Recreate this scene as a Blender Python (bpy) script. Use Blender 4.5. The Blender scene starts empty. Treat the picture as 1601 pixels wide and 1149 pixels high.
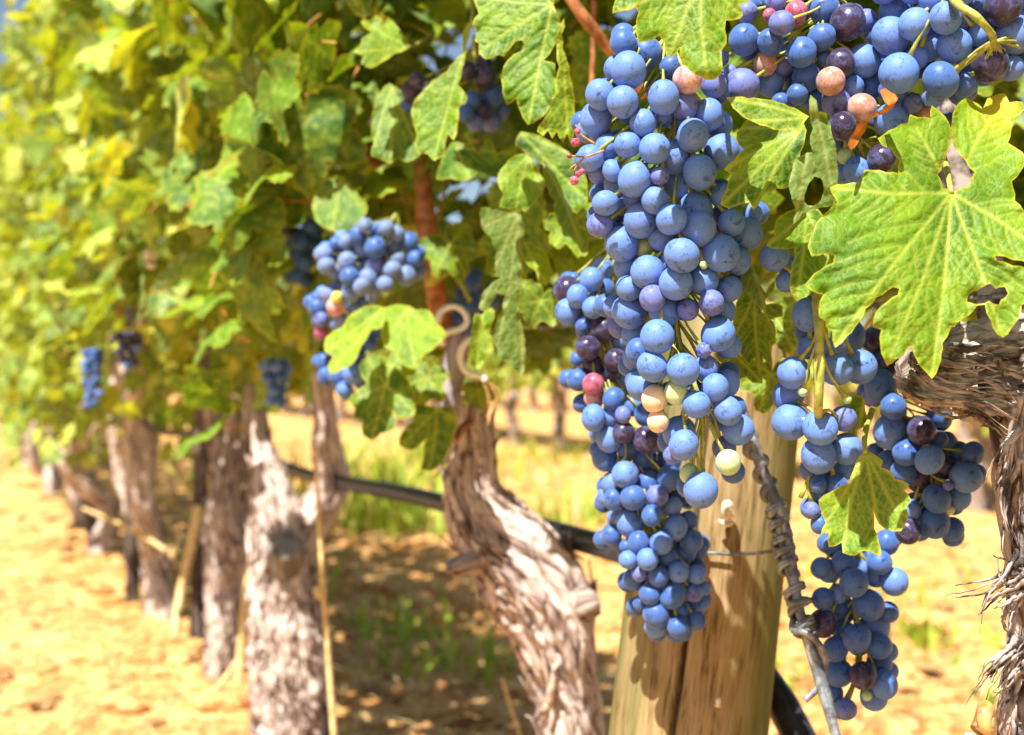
import bpy, math, random
import numpy as np
from mathutils import Vector
from mathutils.geometry import delaunay_2d_cdt

# ------------------------------------------------------------------ camera, sky, sun, exposure
SC = bpy.context.scene
COL = SC.collection
F = 1932.0            # focal length in photo pixels (photo 1601 x 1149)
H = 0.62              # lens height above the ground
cam = bpy.data.cameras.new('camera')
cam_o = bpy.data.objects.new('camera', cam)
COL.objects.link(cam_o)
cam_o.location = (0, 0, H)
cam_o.rotation_euler = (math.radians(90), 0, 0)
cam.sensor_width = 36
cam.lens = 36 * F / 1601
cam.clip_start = 0.02
cam.clip_end = 500
cam.dof.use_dof = True
cam.dof.focus_distance = 0.57
cam.dof.aperture_fstop = 9.0
SC.camera = cam_o

SUN_EL, SUN_AZ = math.radians(57), math.radians(26)     # light travels this far right of straight ahead
SUND = np.array([math.cos(SUN_EL) * math.sin(SUN_AZ), math.cos(SUN_EL) * math.cos(SUN_AZ), -math.sin(SUN_EL)])
w = bpy.data.worlds.new('World')
SC.world = w
w.use_nodes = True
sky = w.node_tree.nodes.new('ShaderNodeTexSky')
sky.sky_type = 'NISHITA'
sky.sun_disc = False
sky.sun_elevation = SUN_EL
sky.sun_rotation = math.atan2(-SUND[0], -SUND[1])
bg = w.node_tree.nodes['Background']
bg.inputs['Strength'].default_value = 0.055
w.node_tree.links.new(sky.outputs[0], bg.inputs['Color'])
sun = bpy.data.lights.new('sun', 'SUN')
sun.energy = 5.0
sun.angle = math.radians(0.5)
sun.color = (1.0, 0.96, 0.88)
sun_o = bpy.data.objects.new('sun', sun)
COL.objects.link(sun_o)
sun_o.rotation_euler = Vector(SUND).to_track_quat('-Z', 'Y').to_euler()
SC.view_settings.view_transform = 'Standard'
SC.view_settings.look = 'None'
SC.view_settings.exposure = 1.25
SC.view_settings.gamma = 1
SC.render.engine = 'CYCLES'
SC.cycles.use_denoising = True
SC.cycles.max_bounces = 8
SC.cycles.transparent_max_bounces = 4

# ------------------------------------------------------------------ helpers
random.seed(11)
RNG = np.random.default_rng(11)
A = math.radians(24.5)                       # the row runs this far left of straight ahead
RD = np.array([-math.sin(A), math.cos(A)])
RN = np.array([math.cos(A), math.sin(A)])

def P(px, py, d):
    return np.array([(px - 800.5) / F * d, d, H - (py - 574.5) / F * d])

def ROW(s, perp, z):
    q = s * RD + perp * RN
    return np.array([q[0], q[1], z])

def proj(p):
    p = np.asarray(p)
    return 800.5 + p[..., 0] / p[..., 1] * F, 574.5 - (p[..., 2] - H) / p[..., 1] * F, p[..., 1]

def vnoise(p):
    p = np.asarray(p, float)
    i = np.floor(p).astype(np.int64)
    f = p - i
    u = f * f * (3 - 2 * f)
    def hsh(a, b, c):
        h = (a * 73856093) ^ (b * 19349663) ^ (c * 83492791)
        h &= 0x7fffffff
        h = (h ^ (h >> 13)) * 1274126177 & 0x7fffffff
        h = (h ^ (h >> 16)) & 0xffffff
        return h / float(0xffffff) * 2 - 1
    r = 0
    for a in (0, 1):
        for b in (0, 1):
            for c in (0, 1):
                wgt = (u[:, 0] if a else 1 - u[:, 0]) * (u[:, 1] if b else 1 - u[:, 1]) * (u[:, 2] if c else 1 - u[:, 2])
                r = r + wgt * hsh(i[:, 0] + a, i[:, 1] + b, i[:, 2] + c)
    return r

def fbm(p, o=4):
    p = np.asarray(p, float)
    r, a = 0, 1.0
    for k in range(o):
        r = r + a * vnoise(p + 17.3 * k)
        p = p * 2.03
        a *= 0.5
    return r

def mesh_data(name, V, T, mats, attrs=None, smooth=True, midx=None):
    V = np.asarray(V, np.float32)
    T = np.asarray(T, np.int32)
    me = bpy.data.meshes.new(name)
    me.vertices.add(len(V))
    me.vertices.foreach_set('co', V.ravel())
    me.loops.add(T.size)
    me.loops.foreach_set('vertex_index', T.ravel())
    me.polygons.add(len(T))
    me.polygons.foreach_set('loop_start', np.arange(0, T.size, T.shape[1], dtype=np.int32))
    me.polygons.foreach_set('use_smooth', np.full(len(T), smooth))
    if midx is not None:
        me.polygons.foreach_set('material_index', np.asarray(midx, np.int32))
    me.update(calc_edges=True)
    for k, a in (attrs or {}).items():
        a = np.asarray(a, np.float32)
        if a.ndim == 2:
            at = me.attributes.new(k, 'FLOAT_VECTOR', 'POINT')
            at.data.foreach_set('vector', a.ravel())
        else:
            at = me.attributes.new(k, 'FLOAT', 'POINT')
            at.data.foreach_set('value', a)
    for m in (mats if isinstance(mats, (list, tuple)) else [mats]):
        me.materials.append(m)
    return me

def link(name, me, parent=None, loc=None):
    o = bpy.data.objects.new(name, me)
    COL.objects.link(o)
    if parent is not None:
        o.parent = parent
    if loc is not None:
        o.location = loc
    return o

def obj(name, V, T, mat, parent=None, attrs=None, smooth=True):
    V = np.asarray(V, float)
    if parent is not None:
        V = V - np.array(parent['_o'])
    return link(name, mesh_data(name, V, T, mat, attrs, smooth), parent)

def tag(o, label, cat, group=None, kind=None):
    o['label'] = label
    o['category'] = cat
    if group:
        o['group'] = group
    if kind:
        o['kind'] = kind
    return o

EMPTIES = []
def thing(name, loc, label, cat, group=None):
    o = bpy.data.objects.new(name, None)
    COL.objects.link(o)
    o.location = [float(c) for c in loc]
    o.empty_display_size = 0.05
    o['_o'] = [float(c) for c in loc]
    EMPTIES.append(o)
    return tag(o, label, cat, group)

def resample(pts, n):
    """Catmull-Rom through rows of pts (any number of columns), n samples by chord length"""
    p = np.asarray(pts, float)
    if len(p) == 2:
        t = np.linspace(0, 1, n)[:, None]
        return p[0] * (1 - t) + p[1] * t
    q = np.vstack([2 * p[0] - p[1], p, 2 * p[-1] - p[-2]])
    L = np.concatenate([[0], np.cumsum(np.linalg.norm(np.diff(p[:, :3], axis=0), axis=1) + 1e-9)])
    t = np.linspace(0, L[-1], n)
    k = np.clip(np.searchsorted(L, t, side='right') - 1, 0, len(p) - 2)
    u = ((t - L[k]) / (L[k + 1] - L[k]))[:, None]
    a, b, c, d = q[k], q[k + 1], q[k + 2], q[k + 3]
    return 0.5 * (2 * b + (c - a) * u + (2 * a - 5 * b + 4 * c - d) * u * u + (3 * b - a - 3 * c + d) * u ** 3)

def frames(c):
    t = np.gradient(c, axis=0)
    t /= np.linalg.norm(t, axis=1)[:, None] + 1e-12
    ref = np.array([0.31, -0.87, 0.38]) if abs(t[0] @ np.array([0.31, -0.87, 0.38])) < 0.9 else np.array([1., 0, 0])
    x = np.empty_like(c)
    v = np.cross(ref, t[0])
    v /= np.linalg.norm(v)
    for i in range(len(c)):
        v = v - t[i] * (v @ t[i])
        v = v / (np.linalg.norm(v) + 1e-12)
        x[i] = v
    return t, x, np.cross(t, x)

def tube(c, r, segs=8, cap=True, disp=None):
    """closed tube; returns V, T, (theta, length) per vertex"""
    c = np.asarray(c, float)
    n = len(c)
    r = np.broadcast_to(np.asarray(r, float), (n,))
    t, x, y = frames(c)
    L = np.concatenate([[0], np.cumsum(np.linalg.norm(np.diff(c, axis=0), axis=1))])
    th = np.arange(segs) / segs * 2 * math.pi
    TH, LL = np.meshgrid(th, L)
    rr = np.repeat(r[:, None], segs, 1)
    if disp is not None:
        rr = rr * (1 + disp(TH.ravel(), LL.ravel(), rr.ravel()).reshape(n, segs))
    V = c[:, None, :] + rr[:, :, None] * (np.cos(TH)[:, :, None] * x[:, None, :] + np.sin(TH)[:, :, None] * y[:, None, :])
    V = V.reshape(-1, 3)
    i, j = np.meshgrid(np.arange(n - 1), np.arange(segs), indexing='ij')
    a = (i * segs + j).ravel()
    b = (i * segs + (j + 1) % segs).ravel()
    T = np.vstack([np.stack([a, b, a + segs], 1), np.stack([b, b + segs, a + segs], 1)])
    par = np.stack([TH.ravel(), LL.ravel(), rr.ravel()], 1)
    if cap:
        V = np.vstack([V, c[0], c[-1]])
        par = np.vstack([par, [0, 0, 0], [0, L[-1], 0]])
        k = np.arange(segs)
        s = n * segs
        T = np.vstack([T, np.stack([np.full(segs, s), (k + 1) % segs, k], 1),
                       np.stack([np.full(segs, s + 1), (n - 1) * segs + k, (n - 1) * segs + (k + 1) % segs], 1)])
    return V, T, par

class MB:
    def __init__(s):
        s.V, s.T, s.n, s.A = [], [], 0, {}
    def add(s, V, T, **attrs):
        s.V.append(np.asarray(V, float)); s.T.append(np.asarray(T) + s.n); s.n += len(V)
        for k, a in attrs.items():
            s.A.setdefault(k, []).append(np.asarray(a, float))
    def get(s):
        return np.vstack(s.V), np.vstack(s.T), {k: np.concatenate(a) for k, a in s.A.items()}
    def build(s, name, mat, parent=None, smooth=True):
        V, T, at = s.get()
        return obj(name, V, T, mat, parent, at, smooth)

# ------------------------------------------------------------------ materials
def new_mat(name):
    m = bpy.data.materials.new(name)
    m.use_nodes = True
    nt = m.node_tree
    b = nt.nodes['Principled BSDF']
    return m, nt, b

def node(nt, t, **kw):
    n = nt.nodes.new(t)
    for k, v in kw.items():
        if k in n.inputs.keys() if not hasattr(n, k) else False:
            n.inputs[k].default_value = v
        else:
            setattr(n, k, v)
    return n

def noise(nt, vec, scale, detail=4, rough=0.55, dist=0.0):
    n = nt.nodes.new('ShaderNodeTexNoise')
    n.inputs['Scale'].default_value = scale
    n.inputs['Detail'].default_value = detail
    n.inputs['Roughness'].default_value = rough
    n.inputs['Distortion'].default_value = dist
    if vec is not None:
        nt.links.new(vec, n.inputs['Vector'])
    return n.outputs['Fac']

def ramp(nt, fac, stops, interp='LINEAR'):
    n = nt.nodes.new('ShaderNodeValToRGB')
    n.color_ramp.interpolation = interp
    e = n.color_ramp.elements
    while len(e) > 1:
        e.remove(e[-1])
    for k, (p, c) in enumerate(stops):
        el = e[0] if k == 0 else e.new(p)
        el.position = p
        el.color = (c, c, c, 1) if not isinstance(c, (tuple, list)) else (*c, 1)
    if fac is not None:
        nt.links.new(fac, n.inputs[0])
    return n.outputs['Color']

def mixc(nt, fac, a, b, mode='MIX'):
    n = nt.nodes.new('ShaderNodeMix')
    n.data_type = 'RGBA'
    n.blend_type = mode
    for k, v in ((0, fac), (6, a), (7, b)):
        if isinstance(v, (int, float)):
            n.inputs[k].default_value = v if k == 0 else (v, v, v, 1)
        elif isinstance(v, (tuple, list)):
            n.inputs[k].default_value = (*v, 1)
        else:
            nt.links.new(v, n.inputs[k])
    return n.outputs[2]

def math_(nt, op, a, b=None, clamp=False):
    n = nt.nodes.new('ShaderNodeMath')
    n.operation = op
    n.use_clamp = clamp
    for k, v in ((0, a), (1, b)):
        if v is None:
            continue
        if isinstance(v, (int, float)):
            n.inputs[k].default_value = v
        else:
            nt.links.new(v, n.inputs[k])
    return n.outputs[0]

def attr(nt, name, out='Fac'):
    n = nt.nodes.new('ShaderNodeAttribute')
    n.attribute_name = name
    return n.outputs[out]

def bump(nt, h, strength, dist, bsdf, normal_in=None):
    n = nt.nodes.new('ShaderNodeBump')
    n.inputs['Strength'].default_value = strength
    n.inputs['Distance'].default_value = dist
    nt.links.new(h, n.inputs['Height'])
    for b in (bsdf if isinstance(bsdf, list) else [bsdf]):
        nt.links.new(n.outputs[0], b.inputs['Normal'])
    return n

def mat_leaf(name, dark, mid, light, vein=(0.36, 0.45, 0.07), edge=(0.48, 0.44, 0.03), back=(0.13, 0.2, 0.045), tr=0.32, trcol=None, cell=230, gloss=0.42):
    m, nt, b = new_mat(name)
    L = nt.links
    luv = attr(nt, 'luv', 'Vector')
    tint = attr(nt, 'tint')
    v = attr(nt, 'vein')
    ed = attr(nt, 'edge')
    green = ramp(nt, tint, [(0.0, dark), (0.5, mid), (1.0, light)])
    nz = noise(nt, luv, 60, 4, 0.6)
    green = mixc(nt, ramp(nt, nz, [(0.46, 0.0), (0.62, 0.55)]), green, light)
    green = mixc(nt, ramp(nt, noise(nt, luv, 38, 3, 0.6), [(0.5, 0.0), (0.64, 0.5)]), green, dark)
    wv = nt.nodes.new('ShaderNodeTexNoise')
    wv.inputs['Scale'].default_value = 120
    L.new(luv, wv.inputs['Vector'])
    warp = nt.nodes.new('ShaderNodeVectorMath'); warp.operation = 'MULTIPLY_ADD'
    L.new(wv.outputs['Color'], warp.inputs[0]); warp.inputs[1].default_value = (0.004, 0.004, 0.0); L.new(luv, warp.inputs[2])
    vo = nt.nodes.new('ShaderNodeTexVoronoi'); vo.feature = 'DISTANCE_TO_EDGE'
    vo.inputs['Scale'].default_value = cell
    L.new(warp.outputs[0], vo.inputs['Vector'])
    vo2 = nt.nodes.new('ShaderNodeTexVoronoi'); vo2.feature = 'DISTANCE_TO_EDGE'
    vo2.inputs['Scale'].default_value = cell * 2.6
    L.new(warp.outputs[0], vo2.inputs['Vector'])
    net = ramp(nt, vo.outputs['Distance'], [(0.0, 0.38), (0.09, 0.0)])
    net2 = ramp(nt, vo2.outputs['Distance'], [(0.0, 0.12), (0.12, 0.0)])
    col = mixc(nt, net2, green, vein)
    col = mixc(nt, net, col, mixc(nt, 0.5, green, vein))
    col = mixc(nt, math_(nt, 'MULTIPLY', v, 0.85), col, vein)
    col = mixc(nt, math_(nt, 'MULTIPLY', ed, 0.75), col, edge)
    spots = ramp(nt, noise(nt, luv, 170, 3, 0.5), [(0.70, 0.0), (0.76, 1.0)])
    col = mixc(nt, math_(nt, 'MULTIPLY', spots, 0.5), col, (0.28, 0.2, 0.05))
    geo = nt.nodes.new('ShaderNodeNewGeometry')
    bk = mixc(nt, math_(nt, 'MULTIPLY', v, 0.6), mixc(nt, math_(nt, 'MULTIPLY', tint, 0.5), back, mid), (0.34, 0.4, 0.16))
    col2 = mixc(nt, geo.outputs['Backfacing'], col, bk)
    L.new(col2, b.inputs['Base Color'])
    b.inputs['Roughness'].default_value = gloss
    b.inputs['Specular IOR Level'].default_value = 0.25
    t = nt.nodes.new('ShaderNodeBsdfTranslucent')
    tc = mixc(nt, 1.0, col, trcol or (1.9, 1.5, 0.25), 'MULTIPLY')
    L.new(tc, t.inputs['Color'])
    mx = nt.nodes.new('ShaderNodeMixShader')
    mx.inputs[0].default_value = tr
    L.new(b.outputs[0], mx.inputs[1]); L.new(t.outputs[0], mx.inputs[2])
    L.new(mx.outputs[0], nt.nodes['Material Output'].inputs['Surface'])
    hgt = math_(nt, 'ADD', ramp(nt, vo.outputs['Distance'], [(0.0, 0.0), (0.35, 1.0)], 'EASE'), math_(nt, 'MULTIPLY', ramp(nt, vo2.outputs['Distance'], [(0, 0.0), (0.3, 1.0)]), 0.25))
    bump(nt, hgt, 0.32, 0.0011, [b])
    return m

LEAF = mat_leaf('vine_leaf', (0.016, 0.085, 0.016), (0.075, 0.195, 0.010), (0.20, 0.34, 0.010), gloss=0.5)
LEAF_FAR = mat_leaf('vine_leaf_row', (0.025, 0.12, 0.04), (0.16, 0.33, 0.03), (0.56, 0.62, 0.14), tr=0.36, cell=120, gloss=0.45)  # palest tone raised so sunlit leaf highlights sit in the colour itself
LEAF_DRY = mat_leaf('dry_leaf', (0.42, 0.13, 0.02), (0.5, 0.17, 0.03), (0.6, 0.26, 0.06), vein=(0.3, 0.1, 0.02), edge=(0.3, 0.1, 0.02), back=(0.45, 0.16, 0.03), tr=0.2, trcol=(1.3, 1.0, 0.6))

LEAF_BROWN = mat_leaf('fallen_leaf', (0.12, 0.05, 0.025), (0.3, 0.14, 0.05), (0.45, 0.28, 0.1), vein=(0.2, 0.09, 0.03), edge=(0.2, 0.09, 0.03), back=(0.3, 0.16, 0.08), tr=0.1, trcol=(1.2, 1.0, 0.7))

def mat_grape(name, bloom, flesh, cover=1.0, rough=0.55, sheen=0.09, sss=0.0, specks=0.6):
    m, nt, b = new_mat(name)
    L = nt.links
    tc = nt.nodes.new('ShaderNodeTexCoord')
    oi = nt.nodes.new('ShaderNodeObjectInfo')
    rnd = math_(nt, 'MULTIPLY', oi.outputs['Random'], 91.0)
    cmb = nt.nodes.new('ShaderNodeCombineXYZ')
    for k in range(3):
        L.new(rnd, cmb.inputs[k])
    ad = nt.nodes.new('ShaderNodeVectorMath'); ad.operation = 'ADD'
    L.new(tc.outputs['Object'], ad.inputs[0]); L.new(cmb.outputs[0], ad.inputs[1])
    p = ad.outputs[0]
    n1 = noise(nt, p, 1.5, 5, 0.62, 0.6)
    n2 = noise(nt, p, 7.0, 4, 0.7)
    n3 = noise(nt, p, 28.0, 2, 0.6)
    msk = ramp(nt, math_(nt, 'ADD', math_(nt, 'MULTIPLY', n1, 0.75), math_(nt, 'MULTIPLY', n2, 0.25)),
               [(0.33 + 0.28 * (1 - cover), 0.15 * cover), (0.46 + 0.26 * (1 - cover), min(1, cover + 0.1))])
    tone = mixc(nt, oi.outputs['Random'], bloom, tuple(c * k for c, k in zip(bloom, (1.15, 1.0, 0.92))))
    tone = mixc(nt, ramp(nt, n2, [(0.35, 0.0), (0.7, 0.35)]), tone, tuple(min(1, c * 1.55 + 0.03) for c in bloom))
    col = mixc(nt, msk, flesh, tone)
    vo = nt.nodes.new('ShaderNodeTexVoronoi')
    vo.inputs['Scale'].default_value = 6.5
    L.new(p, vo.inputs['Vector'])
    sp = ramp(nt, vo.outputs['Distance'], [(0.07, 1.0), (0.12, 0.0)])
    sp = math_(nt, 'MULTIPLY', sp, ramp(nt, noise(nt, p, 2.1, 1), [(0.45, 0.0), (0.55, specks)]))
    col = mixc(nt, sp, col, (0.02, 0.015, 0.03))
    col = mixc(nt, ramp(nt, n3, [(0.62, 0.0), (0.8, 0.3)]), col, tuple(c * 0.5 for c in bloom))
    L.new(col, b.inputs['Base Color'])
    L.new(ramp(nt, msk, [(0.0, 0.16), (1.0, rough)]), b.inputs['Roughness'])
    b.inputs['Specular IOR Level'].default_value = 0.3
    b.inputs['Sheen Weight'].default_value = sheen
    b.inputs['Sheen Roughness'].default_value = 0.6
    b.inputs['Sheen Tint'].default_value = (0.55, 0.72, 1, 1)
    b.inputs['Subsurface Weight'].default_value = sss
    b.inputs['Subsurface Radius'].default_value = (0.6, 0.4, 0.2)
    b.inputs['Subsurface Scale'].default_value = 0.004
    bump(nt, n2, 0.06, 0.05, b)
    return m

GR = {
    'b': mat_grape('grape_blue', (0.088, 0.188, 0.51), (0.014, 0.028, 0.11)),
    'n': mat_grape('grape_deep_blue_shaded', (0.034, 0.098, 0.32), (0.015, 0.015, 0.06), 0.95, 0.45, 0.2),  # deeper copy of the blue: shade on shadowed and inner grapes put into colour
    'p': mat_grape('grape_lilac', (0.105, 0.15, 0.42), (0.045, 0.03, 0.13), 0.88),
    'k': mat_grape('grape_peach', (0.55, 0.38, 0.34), (0.42, 0.14, 0.16), 0.72, 0.4, 0.1, 0.3, 0.3),
    'c': mat_grape('grape_cream', (0.62, 0.5, 0.34), (0.55, 0.34, 0.2), 0.9, 0.4, 0.05, 0.3, 0.3),
    'g': mat_grape('grape_unripe', (0.40, 0.56, 0.30), (0.34, 0.5, 0.16), 0.9, 0.35, 0.1, 0.35, 0.3),
    'y': mat_grape('grape_yellow', (0.6, 0.6, 0.1), (0.5, 0.5, 0.06), 0.9, 0.35, 0.0, 0.35, 0.2),
    'm': mat_grape('grape_dusty', (0.11, 0.175, 0.36), (0.02, 0.02, 0.06), 1.0, 0.55, 0.3),
    'd': mat_grape('grape_rubbed', (0.08, 0.10, 0.26), (0.028, 0.010, 0.022), 0.5, 0.4, 0.1),
    'r': mat_grape('grape_red', (0.42, 0.12, 0.2), (0.22, 0.03, 0.05), 0.7, 0.4, 0.1, 0.2),
    't': mat_grape('grape_tan', (0.42, 0.3, 0.27), (0.36, 0.15, 0.09), 0.65, 0.4, 0.15, 0.25),
}

def mat_simple(name, c1, c2, scale=40, rough=0.6, metal=0.0, bmp=0.2, coord='Object', dist=0.002, spec=0.4):
    m, nt, b = new_mat(name)
    tc = nt.nodes.new('ShaderNodeTexCoord')
    n = noise(nt, tc.outputs[coord], scale, 5, 0.6)
    nt.links.new(ramp(nt, n, [(0.42, c1), (0.58, c2)]), b.inputs['Base Color'])
    b.inputs['Roughness'].default_value = rough
    b.inputs['Metallic'].default_value = metal
    b.inputs['Specular IOR Level'].default_value = spec
    if bmp:
        bump(nt, n, bmp, dist, b)
    return m

def mat_bark(name, dark, mid, pale, scale=170, moss=None):
    m, nt, b = new_mat(name)
    u = attr(nt, 'buv', 'Vector')
    n1 = noise(nt, u, scale, 6, 0.65, 0.4)
    n2 = noise(nt, u, scale * 0.25, 4, 0.6, 0.8)
    n3 = noise(nt, u, scale * 3.0, 3, 0.6)
    mp = nt.nodes.new('ShaderNodeVectorMath'); mp.operation = 'MULTIPLY'
    nt.links.new(u, mp.inputs[0]); mp.inputs[1].default_value = (1, 1, 3.2)
    vc = nt.nodes.new('ShaderNodeTexVoronoi'); vc.feature = 'DISTANCE_TO_EDGE'; vc.inputs['Scale'].default_value = scale * 0.55
    nt.links.new(mp.outputs[0], vc.inputs['Vector'])
    crk = ramp(nt, vc.outputs['Distance'], [(0.0, 0.0), (0.10, 1.0)])
    f = math_(nt, 'ADD', math_(nt, 'MULTIPLY', n1, 0.52), math_(nt, 'ADD', math_(nt, 'MULTIPLY', n2, 0.4), math_(nt, 'MULTIPLY', crk, 0.08)))
    c = ramp(nt, f, [(0.41, dark), (0.48, mid), (0.57, pale)])
    c = mixc(nt, ramp(nt, n3, [(0.5, 0.0), (0.75, 0.5)]), c, mid)
    if moss:
        c = mixc(nt, ramp(nt, n2, [(0.5, 0.0), (0.62, 0.6)]), c, moss)
    nt.links.new(c, b.inputs['Base Color'])
    b.inputs['Roughness'].default_value = 0.85
    b.inputs['Specular IOR Level'].default_value = 0.2
    bump(nt, math_(nt, 'ADD', f, math_(nt, 'MULTIPLY', n3, 0.2)), 0.9, 0.006, b)
    return m

BARK = mat_bark('vine_bark', (0.045, 0.026, 0.022), (0.32, 0.225, 0.185), (0.66, 0.55, 0.48))
BARK_DK = mat_bark('vine_bark_shaggy', (0.02, 0.012, 0.01), (0.16, 0.105, 0.085), (0.5, 0.42, 0.37), 200)
FIBRE = mat_simple('bark_fibre', (0.055, 0.04, 0.037), (0.40, 0.34, 0.315), 70, 0.85)
FIBRE_P = mat_simple('pale_bark_strip', (0.12, 0.07, 0.055), (0.62, 0.5, 0.42), 60, 0.85)
CANE = mat_simple('cane_bark', (0.22, 0.07, 0.022), (0.42, 0.17, 0.055), 90, 0.55)
STEM = mat_simple('green_stem', (0.24, 0.27, 0.04), (0.42, 0.40, 0.09), 200, 0.5)
STEM_PET = mat_simple('leaf_stalk', (0.40, 0.30, 0.05), (0.5, 0.2, 0.06), 30, 0.5)
STEM_BR = mat_simple('brown_stem', (0.28, 0.12, 0.05), (0.42, 0.25, 0.08), 200, 0.6)
HOSE = mat_simple('black_hose', (0.012, 0.012, 0.015), (0.03, 0.03, 0.035), 60, 0.35, 0, 0.1)
WIRE = mat_simple('galvanised_wire', (0.11, 0.115, 0.12), (0.28, 0.29, 0.30), 120, 0.42, 0.3, 0.15)
WIRE_W = mat_simple('pale_wire', (0.68, 0.66, 0.62), (0.8, 0.78, 0.74), 150, 0.5, 0.2, 0.1)
SHELL_P = mat_simple('pale_shell', (0.55, 0.45, 0.3), (0.8, 0.7, 0.52), 120, 0.35, 0, 0.1)
SHELL_G = mat_simple('golden_shell', (0.30, 0.14, 0.04), (0.62, 0.38, 0.14), 70, 0.3, 0, 0.1)
STRAW = mat_simple('straw', (0.55, 0.38, 0.14), (0.75, 0.58, 0.28), 90, 0.7)
def mat_weed():
    m, nt, b = new_mat('weed_green')
    c = ramp(nt, attr(nt, 'tone'), [(0.0, (0.2, 0.34, 0.02)), (0.6, (0.4, 0.5, 0.04)), (1.0, (0.62, 0.56, 0.12))])
    nt.links.new(c, b.inputs['Base Color'])
    b.inputs['Roughness'].default_value = 0.6
    t = nt.nodes.new('ShaderNodeBsdfTranslucent')
    nt.links.new(c, t.inputs['Color'])
    mx = nt.nodes.new('ShaderNodeMixShader'); mx.inputs[0].default_value = 0.4
    nt.links.new(b.outputs[0], mx.inputs[1]); nt.links.new(t.outputs[0], mx.inputs[2])
    nt.links.new(mx.outputs[0], nt.nodes['Material Output'].inputs['Surface'])
    return m
GRASS = mat_weed()
CLOD = mat_simple('clod_earth', (0.40, 0.17, 0.05), (0.66, 0.40, 0.15), 30, 0.95, 0, 0.5)

def mat_ground():
    m, nt, b = new_mat('sandy_soil')
    g = nt.nodes.new('ShaderNodeNewGeometry')
    p = g.outputs['Position']
    a = noise(nt, p, 1.3, 5, 0.6)
    c = noise(nt, p, 9.0, 6, 0.65, 0.3)
    d = noise(nt, p, 55.0, 5, 0.7)
    f = math_(nt, 'ADD', math_(nt, 'MULTIPLY', c, 0.55), math_(nt, 'MULTIPLY', d, 0.45))
    col = ramp(nt, f, [(0.41, (0.24, 0.075, 0.018)), (0.485, (0.58, 0.27, 0.07)), (0.58, (0.75, 0.49, 0.215))])
    col = mixc(nt, ramp(nt, a, [(0.45, 0.0), (0.62, 0.45)]), col, (0.74, 0.5, 0.21))
    nt.links.new(col, b.inputs['Base Color'])
    b.inputs['Roughness'].default_value = 0.95
    b.inputs['Specular IOR Level'].default_value = 0.1
    bump(nt, f, 0.9, 0.03, b)
    return m
SOIL = mat_ground()

def mat_post():
    m, nt, b = new_mat('weathered_post_wood')
    u = attr(nt, 'buv', 'Vector')
    n1 = noise(nt, u, 120, 6, 0.6, 0.2)
    n2 = noise(nt, u, 22, 4, 0.6)
    n3 = noise(nt, u, 420, 3, 0.6)
    f = math_(nt, 'ADD', math_(nt, 'MULTIPLY', n1, 0.55), math_(nt, 'MULTIPLY', n3, 0.45))
    c = ramp(nt, f, [(0.39, (0.13, 0.075, 0.03)), (0.47, (0.32, 0.21, 0.10)), (0.60, (0.44, 0.32, 0.165))])
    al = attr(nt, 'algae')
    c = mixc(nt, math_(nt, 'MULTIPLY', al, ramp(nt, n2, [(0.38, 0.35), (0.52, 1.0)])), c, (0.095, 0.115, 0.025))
    c = mixc(nt, attr(nt, 'crack'), c, (0.03, 0.015, 0.008))
    nt.links.new(c, b.inputs['Base Color'])
    b.inputs['Roughness'].default_value = 0.75
    b.inputs['Specular IOR Level'].default_value = 0.25
    bump(nt, f, 0.5, 0.003, b)
    return m
POSTW = mat_post()

# ------------------------------------------------------------------ ground
def gz(x, y):
    """height of the soil: low berm along the vine row, clods everywhere"""
    x = np.asarray(x, float); y = np.asarray(y, float)
    perp = x * RN[0] + y * RN[1]
    berm = 0.055 * np.exp(-((perp - 0.45) / 0.32) ** 2)
    p = np.stack([x, y, np.zeros_like(x)], 1)
    fade = np.exp(-np.hypot(x, y) / 18)
    return -0.03 + berm + fade * (0.024 * fbm(p * 2.2, 3) + 0.019 * fbm(p * 8 + 5, 4)) 

def build_ground():
    n = 420
    t = np.linspace(-1, 1, n)
    ax = np.sinh(t * 5.2) / math.sinh(5.2) * 160
    X, Y = np.meshgrid(ax, ax + 3.0)
    X = X.ravel(); Y = Y.ravel()
    V = np.stack([X, Y, gz(X, Y)], 1)
    i, j = np.meshgrid(np.arange(n - 1), np.arange(n - 1), indexing='ij')
    a = (i * n + j).ravel()
    T = np.vstack([np.stack([a, a + 1, a + n + 1], 1), np.stack([a, a + n + 1, a + n], 1)])
    o = obj('ground', V, T, SOIL)
    o['kind'] = 'structure'
build_ground()

def ico():
    t = (1 + 5 ** 0.5) / 2
    v = np.array([(-1, t, 0), (1, t, 0), (-1, -t, 0), (1, -t, 0), (0, -1, t), (0, 1, t), (0, -1, -t), (0, 1, -t), (t, 0, -1), (t, 0, 1), (-t, 0, -1), (-t, 0, 1)], float)
    v /= np.linalg.norm(v[0])
    f = [(0, 11, 5), (0, 5, 1), (0, 1, 7), (0, 7, 10), (0, 10, 11), (1, 5, 9), (5, 11, 4), (11, 10, 2), (10, 7, 6), (7, 1, 8), (3, 9, 4), (3, 4, 2), (3, 2, 6), (3, 6, 8), (3, 8, 9), (4, 9, 5), (2, 4, 11), (6, 2, 10), (8, 6, 7), (9, 8, 1)]
    def sub(v, f):
        v = list(map(tuple, v)); c = {}; g = []
        def mid(a, b):
            k = (min(a, b), max(a, b))
            if k not in c:
                m = (np.array(v[a]) + np.array(v[b])); m /= np.linalg.norm(m)
                v.append(tuple(m)); c[k] = len(v) - 1
            return c[k]
        for a, b, d in f:
            x, y, z = mid(a, b), mid(b, d), mid(d, a)
            g += [(a, x, z), (b, y, x), (d, z, y), (x, y, z)]
        return np.array(v), g
    r = [(v, np.array(f))]
    for k in range(4):
        v, f = sub(v, f)
        r.append((v, np.array(f)))
    return r
ICO = ico()

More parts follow.
